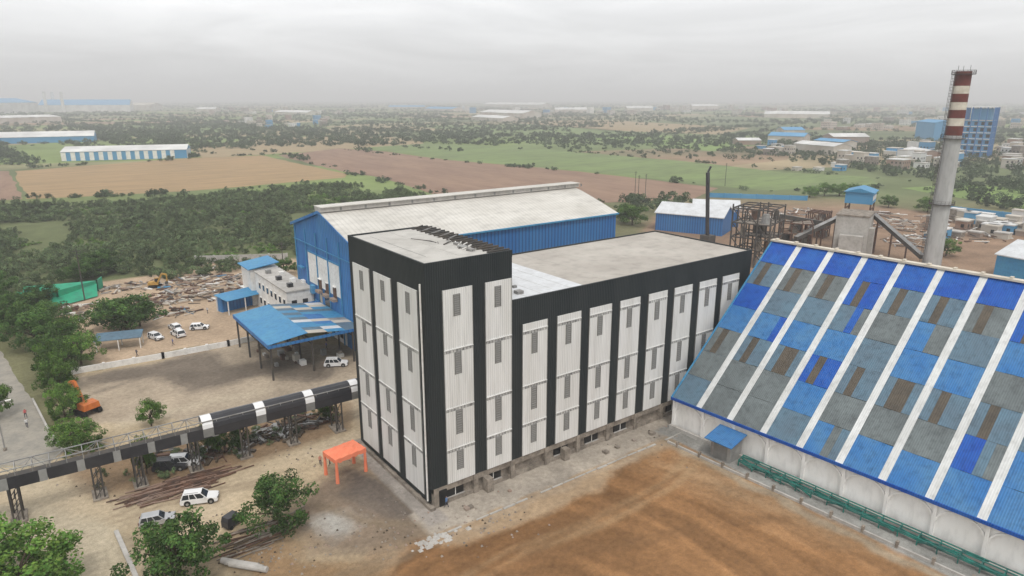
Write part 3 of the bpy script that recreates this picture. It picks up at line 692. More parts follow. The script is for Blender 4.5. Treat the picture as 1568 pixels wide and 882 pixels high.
b.hexa([(-4.4,-13.6,3.0),(-.4,-13.6,3.9),(-.4,-9.0,3.9),(-4.4,-9.0,3.0),(-4.4,-13.6,3.12),(-.4,-13.6,4.02),(-.4,-9,4.02),(-4.4,-9,3.12)],'f1')
b.obj('side_porch',E)
E2=empty('teal_pipe_rack',(43.6,-2.9,0),math.atan2(0.063,0.998)); b=MB()
for i in range(38):
    y=-14-i*2.2
    b.beam((-1.6,y,0),(-1.6,y,1.3),.12,'tealpipe'); b.beam((-2.8,y,0),(-2.8,y,1.0),.12,'tealpipe'); b.beam((-2.8,y,.95),(-1.6,y,1.25),.1,'tealpipe')
    for j in range(3):
        xx=random.uniform(-2.9,-1.4); b.beam((xx,y,random.uniform(.2,1.2)),(xx+random.uniform(-.4,.4),y-random.uniform(1.5,3),random.uniform(.2,1.2)),.14,'tealpipe')
for xx,zz in ((-1.6,1.3),(-2.0,1.2),(-2.8,1.0),(-2.4,.5),(-1.7,.5)):
    b.cyl((xx,-14,zz),(xx,-97,zz),.09,.09,'tealpipe',6)
b.obj('pipes',E2)
b=MB(); b.box(-5.2,-97,0,-4.95,-3,0.35,'concl')
for i in range(23): b.box(-5.3,-5-i*4,0,-4.85,-4.7-i*4,.9,'conc')
o=b.obj('drain_kerb_wall'); o.location=(43.6,-2.9,0); o.rotation_euler=(0,0,math.atan2(0.063,0.998))

# ---------------------------------------------------------------- chimney
chx,chy=sv(1425,412); E=empty('factory_chimney',(chx,chy,0))
b=MB(); CH=59.5
def cr_(z): return 2.65-0.55*(z/CH)
def seg(z0,z1,k,e=0): b.cyl((0,0,z0),(0,0,z1),cr_(z0)+e,cr_(z1)+e,k,32)
seg(0,41.2,'stackgrey')
for z0,z1,k in [(41.2,44,'stackred'),(44,46.2,'stackwhite'),(46.2,48.6,'stackred'),(48.6,50.8,'stackwhite'),(50.8,53.2,'stackred'),(53.2,55.4,'stackwhite'),(55.4,59.5,'stackred')]: seg(z0,z1,k)
b.obj('shaft',E); b=MB()
for zp in (20.5,40.2,58.6):
    b.cyl((0,0,zp),(0,0,zp+.18),cr_(zp)+1.0,cr_(zp)+1.0,'darksteel',20)
    for i in range(20):
        a=2*math.pi*i/20; a2=2*math.pi*(i+1)/20; R=cr_(zp)+.95
        b.beam((R*math.cos(a),R*math.sin(a),zp+.1),(R*math.cos(a),R*math.sin(a),zp+1.2),.06,'darksteel')
        for zz in (.65,1.2): b.beam((R*math.cos(a),R*math.sin(a),zp+zz),(R*math.cos(a2),R*math.sin(a2),zp+zz),.06,'darksteel')
dx,dy=-AX,AY
for sgn in (-.3,.3):
    b.beam((dx*3.0+sgn*AY,dy*3.0+sgn*AX,1),(dx*2.4+sgn*AY,dy*2.4+sgn*AX,CH),.1,'darksteel')
    b.beam((dx*3.8+sgn*AY,dy*3.8+sgn*AX,1),(dx*3.2+sgn*AY,dy*3.2+sgn*AX,CH),.08,'darksteel')
for i in range(70):
    z=1+i*.83; R=3.0-.6*z/CH; b.beam((dx*R-.3*AY,dy*R-.3*AX,z),(dx*R+.3*AY,dy*R+.3*AX,z),.06,'darksteel'); b.beam((dx*R+.3*AY,dy*R+.3*AX,z),(dx*(R+.8)+.3*AY,dy*(R+.8)+.3*AX,z),.06,'darksteel')
for a in (0.5,2.6,4.4): b.beam((1.9*math.cos(a),1.9*math.sin(a),CH),(1.9*math.cos(a),1.9*math.sin(a),CH+1.6),.08,'darksteel')
b.obj('platforms_and_ladder',E)

# ---------------------------------------------------------------- conveyor gantry
P0=Vector((*sv(-60,748,6.0),6.0)); P1=Vector((*sv(548,596,6.0),6.0)); D=(P1-P0); LN=D.length; ang=math.atan2(D.y,D.x)
E=empty('conveyor_gantry',(P0.x,P0.y,0),ang); b=MB()
hw=1.2; zb=5.2; zt=7.4
for s in (-hw,hw):
    b.beam((0,s,zb),(LN,s,zb),.22,'darksteel'); b.beam((0,s,zt),(LN,s,zt),.12,'steel')
n=int(LN/1.8)
for i in range(n+1):
    x=i*LN/n
    for s in (-hw,hw): b.beam((x,s,zb),(x,s,zt),.08,'steel')
    b.beam((x,-hw,zt),(x,hw,zt),.07,'steel')
    if i<n:
        b.beam((x,hw,zb if i%2 else zt),(x+LN/n,hw,zt if i%2 else zb),.06,'steel')
        b.beam((x,-hw if i%2 else hw,zt),(x+LN/n,hw if i%2 else -hw,zt),.05,'steel')
b.box(0,-hw,zb-.05,LN,hw,zb+.02,'darksteel')
b.obj('truss',E); b=MB()
x=0.5
while x<LN-22:
    b.box(x,-hw-.12,zb-.35,x+3.2,-hw-.06,zb+1.25,'cardark'); b.box(x+3.22,-hw-.14,zb-.35,x+4.1,-hw-.06,zb+1.2,'louvre2')
    b.box(x,-.7,zb+.1,x+4.1,.7,zb+.9,'darksteel'); x+=4.15
x=LN-24; i=0
while x<LN+2:
    k='carwhite' if i in (0,3,6,9) else 'cardark'
    ln=1.4 if k=='carwhite' else 3.0
    for j in range(8):
        a0=math.pi*j/8; a1=math.pi*(j+1)/8; R=1.45+(0.03 if k=='carwhite' else 0)
        b.face([(x,R*math.cos(a0),zb+1.2+R*math.sin(a0)),(x+ln,R*math.cos(a0),zb+1.2+R*math.sin(a0)),(x+ln,R*math.cos(a1),zb+1.2+R*math.sin(a1)),(x,R*math.cos(a1),zb+1.2+R*math.sin(a1))],k)
    b.box(x,-1.48,zb-.1,x+ln,-1.42,zb+1.2,'cardark' if i%3 else 'louvre')
    x+=ln+(.0 if i%3 else .05); i+=1
b.obj('belt_covers',E); b=MB()
for (u,v) in [(30,800),(155,765),(217,745),(302,722),(378,702),(447,676),(515,655)]:
    w=Vector(sv(u,v))-Vector((P0.x,P0.y)); x=w.x*math.cos(ang)+w.y*math.sin(ang)
    for s in (-1.2,1.2):
        for q_ in (-.5,.5): b.beam((x+q_,s,0),(x+q_,s,zb),.2,'darksteel')
        for z in (0.3,1.9,3.5): b.beam((x-.5,s,z),(x+.5,s,z+1.5),.09,'darksteel')
    for z in (1.8,3.4,5.0): b.beam((x,-1.2,z),(x,1.2,z),.14,'darksteel')
    b.beam((x,-1.2,.3),(x,1.2,3.4),.09,'darksteel'); b.box(x-.9,-1.6,0,x+.9,1.6,.25,'conc')
b.obj('trestles',E)

# ---------------------------------------------------------------- walls and fences
def wall(name,pts,h,th,k,posts=None,pk=None):
    b=MB(); P=[sv(*q) for q in pts]
    for a,c in zip(P[:-1],P[1:]):
        a=Vector((*a,0)); c=Vector((*c,0)); b.beam(a+Vector((0,0,h/2)),c+Vector((0,0,h/2)),th,k,h)
        if posts:
            n=int((c-a).length/posts)
            for i in range(n+1):
                p=a.lerp(c,i/max(1,n)); b.box(p.x-th,p.y-th,0,p.x+th,p.y+th,h+.15,pk or k)
    return b.obj(name)
wall('white_boundary_wall',[(112,573),(250,549),(350,530),(400,519)],1.2,.25,'whitepaint',4)
wall('blue_boundary_fence',[(1085,302),(1235,307)],2.4,.3,'farblue',8)
wall('blue_boundary_fence',[(1440,322),(1568,337),(1650,345)],2.6,.3,'farblue',8)
wall('rear_boundary_wall',[(300,402),(440,398)],2.2,.25,'concl',5)
wall('green_net_fence',[(30,466),(90,463),(150,446),(158,440)],3.2,.2,'green',6)
wall('road_kerb',[(50,612),(72,655),(98,692)],0.35,.3,'concl')
wall('concrete_kerb',[(178,815),(212,893)],0.3,.5,'concl')
b=MB(); q=[(*sv(30,467),.4),(*sv(85,472),.3),(*sv(150,455),.3),(*sv(150,444),2.8),(*sv(90,452),3.2),(*sv(40,455),3.0)]; b.face(q,'green'); b.obj('green_net_cover')

# ---------------------------------------------------------------- vehicles
def car(name,u,v,hd,k,suv=True):
    x,y=sv(u,v); E=empty(name,(x,y,0),math.radians(hd)); b=MB()
    Ln,Wd=(4.6,1.85) if suv else (4.1,1.7); h=1.7 if suv else 1.5; bl=.95 if suv else .85
    L2=Ln/2
    prof=[(-L2,.35),(-L2-.02,.7),(-L2+.05,bl+.03),(-L2*.3,bl+.05),(L2*.42,bl+.02),(L2*.86,bl-.1),(L2,.72),(L2+.02,.4),(L2*.9,.28),(-L2*.9,.28)]
    for s in (-1,1):
        P=[(a,s*Wd/2*(.97 if c>.6 else 1),c) for a,c in prof]; b.face(P if s<0 else P[::-1],k)
    for (a,c),(a2,c2) in zip(prof,prof[1:]+prof[:1]):
        w1=Wd/2*(.97 if c>.6 else 1); w2=Wd/2*(.97 if c2>.6 else 1)
        b.face([(a,-w1,c),(a,w1,c),(a2,w2,c2),(a2,-w2,c2)],k)
    xr,xf=(-L2*.93,L2*.42); tr,tf=(-L2*.82,L2*.12); w0=Wd/2*.94; w1=Wd/2*.78; z0=bl+.03; z1=h-.06
    A=[(xr,-w0,z0),(xf,-w0,z0),(xf,w0,z0),(xr,w0,z0)]; B=[(tr,-w1,z1),(tf,-w1,z1),(tf,w1,z1),(tr,w1,z1)]
    b.hexa(A+B,'glass')
    b.hexa([(tr-.05,-w1-.03,z1),(tf+.05,-w1-.03,z1),(tf+.05,w1+.03,z1),(tr-.05,w1+.03,z1),(tr+.1,-w1+.08,h),(tf-.15,-w1+.08,h),(tf-.15,w1-.08,h),(tr+.1,w1-.08,h)],k)
    for s in (-1,1):
        for t_ in (0,.33,.62,1):
            b.beam((xr+(xf-xr)*t_,s*(w0+.01),z0),(tr+(tf-tr)*t_,s*(w1+.01),z1),.08,k)
        b.box(xf-.35,s*(Wd/2+.1)-.08,z0-.02,xf-.15,s*(Wd/2+.1)+.08,z0+.14,k)
        b.box(L2-.08,s*.62-.2,.62,L2+.03,s*.62+.2,.78,'steel'); b.box(-L2-.04,s*.72-.12,.7,-L2+.05,s*.72+.12,.95,'stackred')
        if suv: b.beam((tr+.2,s*w1*.85,h+.05),(tf-.3,s*w1*.85,h+.05),.05,'steel')
    b.box(L2-.02,-.4,.45,L2+.04,.4,.65,'black'); b.box(-L2-.05,-.25,.5,-L2,.25,.62,'whitepaint')
    b.obj('body',E); b=MB()
    for xx in (-L2*.62,L2*.64):
        for s in (-1,1):
            b.cyl((xx,s*(Wd/2-.2),.34),(xx,s*(Wd/2+.02),.34),.35,.35,'tyre',16); b.cyl((xx,s*(Wd/2+.02),.34),(xx,s*(Wd/2+.03),.34),.2,.2,'steel',10)
            b.cyl((xx,s*(Wd/2-.3),.42),(xx,s*(Wd/2+.005),.42),.42,.42,'black',16)
    b.obj('wheels',E)
car('parked_car',307,768,-22,'carwhite'); car('parked_car',242,801,-14,'carsilver',False); car('parked_car',283,712,-25,'carwhite')
car('parked_car',262,718,-25,'cardark'); car('parked_car',239,519,-70,'carwhite',False); car('parked_car',273,514,100,'carwhite'); car('parked_car',306,504,-25,'carwhite',False)
car('parked_car',268,504,100,'carwhite',False); car('parked_car',515,560,-30,'carwhite')
def rick(u,v,hd):
    x,y=sv(u,v); E=empty('auto_rickshaw',(x,y,0),math.radians(hd)); b=MB()
    P=[(-1.3,.35),(-1.3,1.1),(-1.1,1.65),(.5,1.7),(.9,1.1),(1.3,.8),(1.35,.4)]
    for s in (-1,1): 
        q=[(a,s*.62,c) for a,c in P]; b.face(q if s<0 else q[::-1],'cardark')
    for (a,c),(a2,c2) in zip(P,P[1:]+P[:1]): b.face([(a,-.62,c),(a,.62,c),(a2,.62,c2),(a2,-.62,c2)],'cardark')
    b.box(-.3,-.64,.9,.6,.64,1.4,'glass')
    for (xx,yy) in ((-.8,-.6),(-.8,.6),(1.2,0)): b.cyl((xx,yy-.08,.25),(xx,yy+.08,.25),.26,.26,'tyre',12)
    b.obj('body',E)
rick(358,804,25)
def excav(u,v,hd,k,sc=1):
    x,y=sv(u,v); E=empty('excavator',(x,y,0),math.radians(hd)); E.scale=(sc,)*3; b=MB()
    for s in (-1,1):
        n=14; prof=[]
        for i in range(n):
            a=2*math.pi*i/n; prof.append(((1.5 if math.cos(a)>0 else -1.5)+.42*math.cos(a),.42+.42*math.sin(a)))
        ya,yb=s*.85,s*1.4
        b.face([(a,ya,c) for a,c in prof],'tyre'); b.face([(a,yb,c) for a,c in prof][::-1],'tyre')
        for p,q in zip(prof,prof[1:]+prof[:1]): b.face([(p[0],ya,p[1]),(p[0],yb,p[1]),(q[0],yb,q[1]),(q[0],ya,q[1])],'tyre')
    b.cyl((0,0,.7),(0,0,1.05),.7,.7,'darksteel',14)
    b.hexa([(-1.9,-1.2,1.05),(1.1,-1.2,1.05),(1.1,1.2,1.05),(-1.9,1.2,1.05),(-1.8,-1.1,1.9),(-.2,-1.1,2.0),(-.2,1.1,2.0),(-1.8,1.1,1.9)],k)
    b.hexa([(-.1,.2,1.1),(1.3,.2,1.1),(1.3,1.2,1.1),(-.1,1.2,1.1),(0,.25,2.8),(.9,.25,2.8),(.9,1.15,2.8),(0,1.15,2.8)],'glass'); b.box(-.1,.2,2.8,1.0,1.2,2.9,k)
    b.beam((.8,-.3,1.5),(2.4,-.3,4.4),.4,k,.5); b.beam((2.4,-.3,4.4),(3.7,-.3,4.0),.36,k,.45); b.beam((3.7,-.3,4.1),(3.6,-.3,1.7),.3,k,.35)
    b.beam((1.2,-.3,1.6),(2.3,-.3,3.6),.14,'steel')
    b.hexa([(3.1,-.8,.9),(3.8,-.8,1.0),(3.8,.2,1.0),(3.1,.2,.9),(3.0,-.8,1.7),(3.8,-.8,1.9),(3.8,.2,1.9),(3.0,.2,1.7)],'darksteel')
    b.obj('machine',E)
excav(132,632,115,'orangep',1.15); excav(238,440,-20,'yellowp',0.9)

# ---------------------------------------------------------------- people
def person(u,v,hd,shirt,walk=.25):
    x,y=sv(u,v)
    m=bpy.data.materials.new('clothes'); m.use_nodes=True; nt=m.node_tree; tc=nt.nodes.new('ShaderNodeTexCoord'); sp=nt.nodes.new('ShaderNodeSeparateXYZ'); cr=nt.nodes.new('ShaderNodeValToRGB'); cr.color_ramp.interpolation='CONSTANT'
    nt.links.new(tc.outputs['Object'],sp.inputs[0]); mm=nt.nodes.new('ShaderNodeMath'); mm.operation='DIVIDE'; mm.inputs[1].default_value=1.8; nt.links.new(sp.outputs[2],mm.inputs[0]); nt.links.new(mm.outputs[0],cr.inputs[0])
    e=cr.color_ramp.elements; e[0].position=0; e[0].color=(.02,.018,.015,1); e[1].position=.04; e[1].color=(.05,.05,.07,1)
    for p,c in ((.53,shirt),(.83,(.25,.13,.08)),(.93,(.01,.01,.01))): z=e.new(p); z.color=(*c,1)
    nt.links.new(cr.outputs[0],nt.nodes['Principled BSDF'].inputs['Base Color'])
    V=[(0,0,.95,.13),(0,0,1.2,.14),(0,0,1.42,.13),(0,0,1.52,.055),(0,0,1.58,.075),(.02,0,1.68,.1),(0,.19,1.42,.055),(-.08,.25,1.15,.042),(.05,.27,.92,.032),(0,-.19,1.42,.055),(.1,-.25,1.15,.042),(.25,-.25,.98,.032),
       (0,.1,.88,.09),(walk*.4,.11,.5,.06),(walk,.11,.08,.045),(walk+.17,.12,.04,.035),(0,-.1,.88,.09),(-walk*.3,-.11,.5,.06),(-walk,-.11,.1,.045),(-walk+.16,-.12,.04,.035)]
    Eg=[(0,1),(1,2),(2,3),(3,4),(4,5),(2,6),(6,7),(7,8),(2,9),(9,10),(10,11),(0,12),(12,13),(13,14),(14,15),(0,16),(16,17),(17,18),(18,19)]
    me=bpy.data.meshes.new('person'); me.from_pydata([a[:3] for a in V],Eg,[]); me.materials.append(m)
    bm=bmesh.new(); bm.from_mesh(me); bm.verts.layers.skin.verify(); bm.to_mesh(me); bm.free()
    o=bpy.data.objects.new('person',me); S.collection.objects.link(o); o.location=(x,y,0); o.rotation_euler=(0,0,math.radians(hd))
    o.modifiers.new('skin','SKIN')
    for i,a in enumerate(V): me.skin_vertices[0].data[i].radius=(a[3],a[3])
    me.skin_vertices[0].data[0].use_root=True
    ss=o.modifiers.new('sub','SUBSURF'); ss.levels=1; ss.render_levels=1
for a in [(42,655,80,(.6,.6,.6)),(40,640,100,(.5,.1,.1)),(210,546,20,(.1,.1,.12)),(265,529,0,(.1,.12,.3)),(491,713,60,(.5,.2,.15)),(505,712,200,(.6,.6,.62)),(684,777,120,(.1,.2,.4)),(318,480,30,(.6,.6,.6)),(500,535,0,(.1,.1,.3))]: person(*a)

# ---------------------------------------------------------------- scrap, bars, lamp etc.
def heap(name,u,v,rad,n,ks,ln=3,h=1.2,hd=None):
    x,y=sv(u,v); b=MB()
    for i in range(n):
        a=random.uniform(0,6.28) if hd is None else hd+random.gauss(0,.12); r=rad*random.random()**.6; t=random.uniform(0,6.28)
        cx_,cy_=x+r*math.cos(t)*1.4,y+r*math.sin(t); z=h*(1-r/rad)*random.random()+.12; l=ln*random.uniform(.3,1)/2; dz=random.uniform(-.3,.3)*min(1,z)
        k=random.choice(ks); w=random.choice([.08,.15,.3,.6]) if hd is None else .12
        b.beam((cx_-l*math.cos(a),cy_-l*math.sin(a),max(.05,z-dz)),(cx_+l*math.cos(a),cy_+l*math.sin(a),max(.05,z+dz)),w,k,min(w,.3))
    return b.obj(name)
gr=ang
SC=['rust','rust','rust','farbrick','steel','whitepaint','farwall','farwall','darksteel','conc']
for (u,v,r,n) in [(300,432,8,110),(350,440,8,110),(260,455,7,90),(320,455,6,60),(60,470,7,90),(110,478,7,90),(380,425,5,60),(200,440,6,60),(270,480,4,40),(90,490,5,40),(30,480,5,50),(350,405,8,70),(230,470,5,40)]:
    heap('scrap_pile',u,v,r,n,SC+(['farblue'] if u%3==0 else []),4,1.4)
for (u,v,r,n) in [(430,660,3.5,60),(465,648,3,50),(345,690,3,30),(290,705,2.5,30),(405,668,3,40),(240,700,2,20)]:
    heap('scrap_pile',u,v,r,n,['rust','darksteel','steel','bark'],3.5,1.2)
for (u,v,r,n,h_) in [(385,828,3,45,gr),(440,800,2,16,gr+.4),(255,752,3,60,gr),(310,736,3,70,gr),(225,758,2,30,gr)]:
    heap('rebar_bundle',u,v,r,n,['rust','bark','conc'] if u>350 else ['rust','rust','farbrick'],6,.35,h_)
b=MB(); x,y=sv(368,868)
for i in range(3): b.cyl((x-1.5+i*.3,y+2-i*.6,.35),(x+1.6+i*.3,y-1.6-i*.6,.35),.35,.35,'concl',12)
b.obj('pipe_rolls')
b=MB()
for i in range(420):
    u,v=random.choice([(600,800),(430,830),(690,828),(400,860),(760,790),(320,800),(470,700),(560,830),(1000,665),(150,740)]); x,y=sv(u+random.gauss(0,40),v+random.gauss(0,18)); s=random.uniform(.04,.18)
    if -0.8<x<66 and -0.8<y<23: continue
    b.hexa([(x-s,y-s*.7,0),(x+s,y-s,0),(x+s*.8,y+s,0),(x-s*.6,y+s*.8,0),(x-s*.5,y-s*.4,s*.8),(x+s*.5,y-s*.5,s*.7),(x+s*.4,y+s*.4,s),(x-s*.3,y+s*.4,s*.8)],random.choice(['conc','conc','conc','farbrick','bark']))
b.obj('rubble')
b=MB(); x,y=sv(668,826)
for i in range(60):
    px,py=x+random.gauss(0,1.2),y+random.gauss(0,.5); s=random.uniform(.1,.35); b.hexa([(px-s,py-s,0),(px+s,py-s,0),(px+s,py+s,0),(px-s,py+s,0),(px-s*.4,py-s*.3,s*.8),(px+s*.5,py-s*.3,s*.6),(px+s*.3,py+s*.4,s*.8),(px-s*.3,py+s*.4,s*.7)],'concl')
b.obj('gravel_heap')
x,y=sv(8,690); E=empty('street_lamp',(x,y,0)); b=MB(); b.cyl((0,0,0),(0,0,8),.11,.07,'steel',8); b.beam((0,0,7.9),(1.5,-.6,8.2),.07,'steel'); b.box(1.3,-.8,8.1,2.0,-.4,8.22,'whitepaint'); b.cyl((0,0,0),(0,0,.5),.25,.25,'conc',8); b.obj('pole_and_head',E)
def pole(u,v,h,name='utility_pole'):
    x,y=sv(u,v); b=MB(); b.cyl((x,y,0),(x,y,h),.18,.12,'darksteel',8); b.beam((x-1,y,h-.6),(x+1,y,h-.6),.14,'darksteel'); b.beam((x-.7,y,h-1.5),(x+.7,y,h-1.5),.14,'darksteel'); b.obj(name)
for q in [(130,460,14),(972,302,14),(977,306,13),(988,300,12),(1110,285,14),(435,420,10)]: pole(*q)
def shelter(name,u,v,w,d,h,hd,k,wk):
    x,y=sv(u,v); E=empty(name,(x,y,0),math.radians(hd)); b=MB()
    b.hexa([(-w/2,-d/2,h),(w/2,-d/2,h),(w/2,d/2,h+.6),(-w/2,d/2,h+.6),(-w/2,-d/2,h+.12),(w/2,-d/2,h+.12),(w/2,d/2,h+.72),(-w/2,d/2,h+.72)],k)
    for sx in (-1,0,1):
        for sy in (-1,1): b.beam((sx*w*.46,sy*d*.46,0),(sx*w*.46,sy*d*.46,h+.3*(1+sy)),.2,'whitepaint')
    if wk: b.box(-w*.45,d*.1,0,w*.45,d*.42,h,wk)
    b.obj('roof_and_posts',E)
shelter('car_shelter',185,532,9,4,2.4,gr*57.3-15,'f2',None)
shelter('blue_site_shed',368,473,10,6,3.6,15,'bluelight','bluegable')
shelter('site_shed',400,455,9,5,3,15,'farroof','whitepaint')

# ---------------------------------------------------------------- sheds and works, far and right
def shed(name,pa,pb,h,depth,rk,wk,rise=.12,stripe=None):
    A=Vector((*sv(*pa),0)); B=Vector((*sv(*pb),0)); d=(B-A); ln=d.length; a=math.atan2(d.y,d.x)
    E=empty(name,A,a); b=MB(); dp=depth; r=dp*rise
    b.box(0,0,0,ln,dp,h,wk)
    b.hexa([(-.5,-.5,h),(ln+.5,-.5,h),(ln+.5,dp/2,h+r),(-.5,dp/2,h+r),(-.5,-.5,h+.3),(ln+.5,-.5,h+.3),(ln+.5,dp/2,h+r+.3),(-.5,dp/2,h+r+.3)],rk)
    b.hexa([(-.5,dp/2,h+r),(ln+.5,dp/2,h+r),(ln+.5,dp+.5,h),(-.5,dp+.5,h),(-.5,dp/2,h+r+.3),(ln+.5,dp/2,h+r+.3),(ln+.5,dp+.5,h+.3),(-.5,dp+.5,h+.3)],rk)
    for x in (0.02,ln-.02): b.face([(x,0,h),(x,dp,h),(x,dp/2,h+r)],wk)
    if stripe:
        n=int(ln/stripe[0])
        for i in range(n): b.box(i*stripe[0],-.15,0.2,i*stripe[0]+stripe[0]*.5,-.02,h-.3,stripe[1])
        for i in range(int(dp/stripe[0])): b.box(-.15,i*stripe[0],.2,-.02,i*stripe[0]+stripe[0]*.5,h-.3,stripe[1]); b.box(ln+.02,i*stripe[0],.2,ln+.15,i*stripe[0]+stripe[0]*.5,h-.3,stripe[1])
    b.obj('shell',E); return E
shed('striped_warehouse',(95,247),(287,242),7.5,38,'farroof','farblue',.09,(7,'whitepaint'))
shed('blue_warehouse_far',(-60,222),(145,217),7,45,'farroof','farblue',.12)
shed('grey_warehouse',(0,190),(95,187),12,80,'farroof','farwall',.05)
shed('distant_factory',(0,174),(60,172),36,150,'farblue','farroof',.1); shed('distant_factory',(60,172),(200,171),26,200,'farblue','farroof',.1); shed('distant_factory',(200,169),(232,169),22,100,'farwall','farwall',.1)
for (u,v) in [(72,172),(98,172),(84,171)]:
    x,y=sv(u,v); b=MB(); b.cyl((x,y,0),(x,y,75),6,5,'farroof',12); b.obj('distant_chimney')
for a in [((595,167),(650,167),10,60,'farblue','farwall'),((650,170),(692,171),10,60,'farblue','farwall'),((735,178),(800,181),12,60,'farroof','farwall'),((722,184),(770,187),8,40,'farroof','farwall'),
          ((740,164),(830,165),16,90,'farroof','farwall'),((1275,222),(1330,222),9,28,'farroof','farbrick'),((1175,218),(1230,220),8,30,'farblue','farwall'),((1215,232),(1275,238),8,22,'farroof','farwall'),((1245,228),(1290,232),9,18,'farblue','farwall'),
          ((1130,222),(1165,222),5,20,'farroof','farbrick'),((1400,212),(1428,216),22,26,'farblue','farblue'),((1380,240),(1410,246),7,16,'farroof','farbrick'),((1200,208),(1232,208),8,30,'farblue','farwall'),
          ((300,172),(330,172),12,50,'farroof','farwall'),((420,176),(470,177),9,50,'farroof','farwall'),((1060,168),(1100,168),16,70,'farroof','farwall'),((960,170),(1000,170),12,60,'farroof','farwall'),((850,172),(900,172),10,60,'farroof','farwall'),((1170,180),(1270,181),10,60,'farroof','farwall')]:
    shed('distant_shed',a[0],a[1],a[2],a[3],a[4],a[5])
b=MB(); rh_=random.Random(3)
def house(x,y,s):
    w=rh_.uniform(6,14)*s; d=rh_.uniform(6,12)*s; h=rh_.choice([3.5,4,7,7,10])*s; k=rh_.choice(['farwall','farwall','whitepaint','farbrick','farroof','farwall','farblue','conc'])
    b.box(x,y,0,x+w,y+d,h,k); b.box(x-.2,y-.2,h,x+w+.2,y+d+.2,h+.5,rh_.choice(['farroof','concl','farwall']))
    for i in range(int(w/3)):
        for fl in range(int(h/3.4)): b.box(x+1+i*3,y-.06,1+fl*3.3,x+2.2+i*3,y-.002,2.4+fl*3.3,'black')
    for i in range(int(d/3)):
        for fl in range(int(h/3.4)): b.box(x-.06,y+1+i*3,1+fl*3.3,x-.002,y+2.2+i*3,2.4+fl*3.3,'black')
for (u0,v0,u1,v1,n,s) in [(1290,240,1420,262,24,.9),(1380,230,1470,262,24,1),(1520,225,1640,262,24,1),(1260,185,1640,200,40,1.6),(1000,168,1640,176,50,2.2),(300,182,520,196,16,1.2),(380,190,460,196,12,1),(700,168,1000,176,30,2),(1130,225,1290,240,14,.8),(230,170,560,176,20,2),(1430,350,1640,368,24,.5),(1440,335,1640,345,14,.45),(1215,262,1300,262,4,.6)]:
    for i in range(n): x,y=sv(rh_.uniform(u0,u1),rh_.uniform(v0,v1)); house(x,y,s)
b.obj('town_houses')
x,y=sv(1492,240); E=empty('blue_process_tower',(x,y,0),.2); b=MB()
b.box(-10,-10,0,10,10,33,'farblue')
for i in range(7): b.box(-11,-11,i*5.4,11,11,i*5.4+.6,'farroof')
for i in range(5):
    for s in (-11.1,11.1): b.beam((-11+i*5.5,s,0),(-11+i*5.5,s,44),.8,'bluegable'); b.beam((s,-11+i*5.5,0),(s,-11+i*5.5,44),.8,'bluegable')
for i in range(4):
    for l in range(6): b.box(-10+i*5.2,-10.1,1.5+l*5.4,-7.4+i*5.2,-10,4.4+l*5.4,'black'); b.box(-10.1,-10+i*5.2,1.5+l*5.4,-10,-7.4+i*5.2,4.4+l*5.4,'black')
b.box(-8,-8,33,7,7,43,'farblue'); b.box(-11,-11,43.6,11,11,44.4,'farroof')
b.box(12,-8,0,30,10,28,'farblue'); b.box(12,-8,28,30,10,29,'steel'); b.box(30,-6,0,46,10,15,'farbrick')
for i in range(5): b.box(11.9,-8.2,i*5.4+3,30.1,-8,i*5.4+4.4,'black')
b.obj('tower_and_decks',E)
shed('blue_roof_workshop',(1003,352),(1105,362),7.0,17,'roofwhite','blueclad',.2)
shed('blue_workshop',(1060,345),(1130,348),7.5,14,'roofwhite','blueclad',.18)
shed('blue_store',(1520,425),(1640,450),7,22,'roofwhite','bluelight',.15)
def frame(name,u,v,w,d,h,lev,hd,k='rust'):
    x,y=sv(u,v); E=empty(name,(x,y,0),hd); b=MB(); nx_=3; ny_=3; r_=random.Random(int(u))
    for i in range(nx_+1):
        for j in range(ny_+1):
            b.beam((-w/2+w*i/nx_,-d/2+d*j/ny_,0),(-w/2+w*i/nx_,-d/2+d*j/ny_,h*r_.uniform(.8,1.05)),.4,k)
    for l in range(1,lev+1):
        z=h*l/lev*.97
        for i in range(nx_+1): b.beam((-w/2+w*i/nx_,-d/2,z),(-w/2+w*i/nx_,d/2,z),.35,k)
        for j in range(ny_+1): b.beam((-w/2,-d/2+d*j/ny_,z),(w/2,-d/2+d*j/ny_,z),.35,k)
        for i in range(nx_):
            if r_.random()<.7: b.beam((-w/2+w*i/nx_,-d/2,z-h/lev),(-w/2+w*(i+1)/nx_,-d/2,z),.25,k)
            if r_.random()<.6: b.beam((-w/2,-d/2+d*i/3,z-h/lev),(-w/2,-d/2+d*(i+1)/3,z),.25,k)
            if r_.random()<.6: b.box(-w/2+w*i/nx_,-d/2+.5,z,-w/2+w*(i+.8)/nx_,d/2*r_.random(),z+.15,'conc')
        for c in range(3):
            px,py=r_.uniform(-w*.35,w*.35),r_.uniform(-d*.35,d*.35); b.cyl((px,py,z-h/lev+.3),(px,py,z-h/lev*.3),r_.uniform(.7,1.6),r_.uniform(.5,1.4),r_.choice(['steel','darksteel','conc','rust']),10)
    b.obj('frame_and_vessels',E)
frame('rusted_process_frame',1155,402,15,12,19,4,.3,'darksteel'); frame('rusted_process_frame',1215,385,10,10,11,3,.6); frame('rusted_process_frame',1250,362,7,7,10,3,.2)
x,y=sv(1303,388); E=empty('concrete_silo_block',(x,y,0),.35); b=MB()
b.box(-8,-5,0,6,5,14,'concl'); b.box(-8.2,-5.2,14,6.2,5.2,14.5,'conc'); b.box(-5,-6.5,0,-1,-5,10,'concl'); b.box(6.2,-3,0,10,4,9,'conc'); b.box(-11,-4,0,-8.2,3,8,'concl')
for i in range(3): b.box(-2+i*3,-5.08,3+i,0+i*3,-5.0,6+i,'conc')
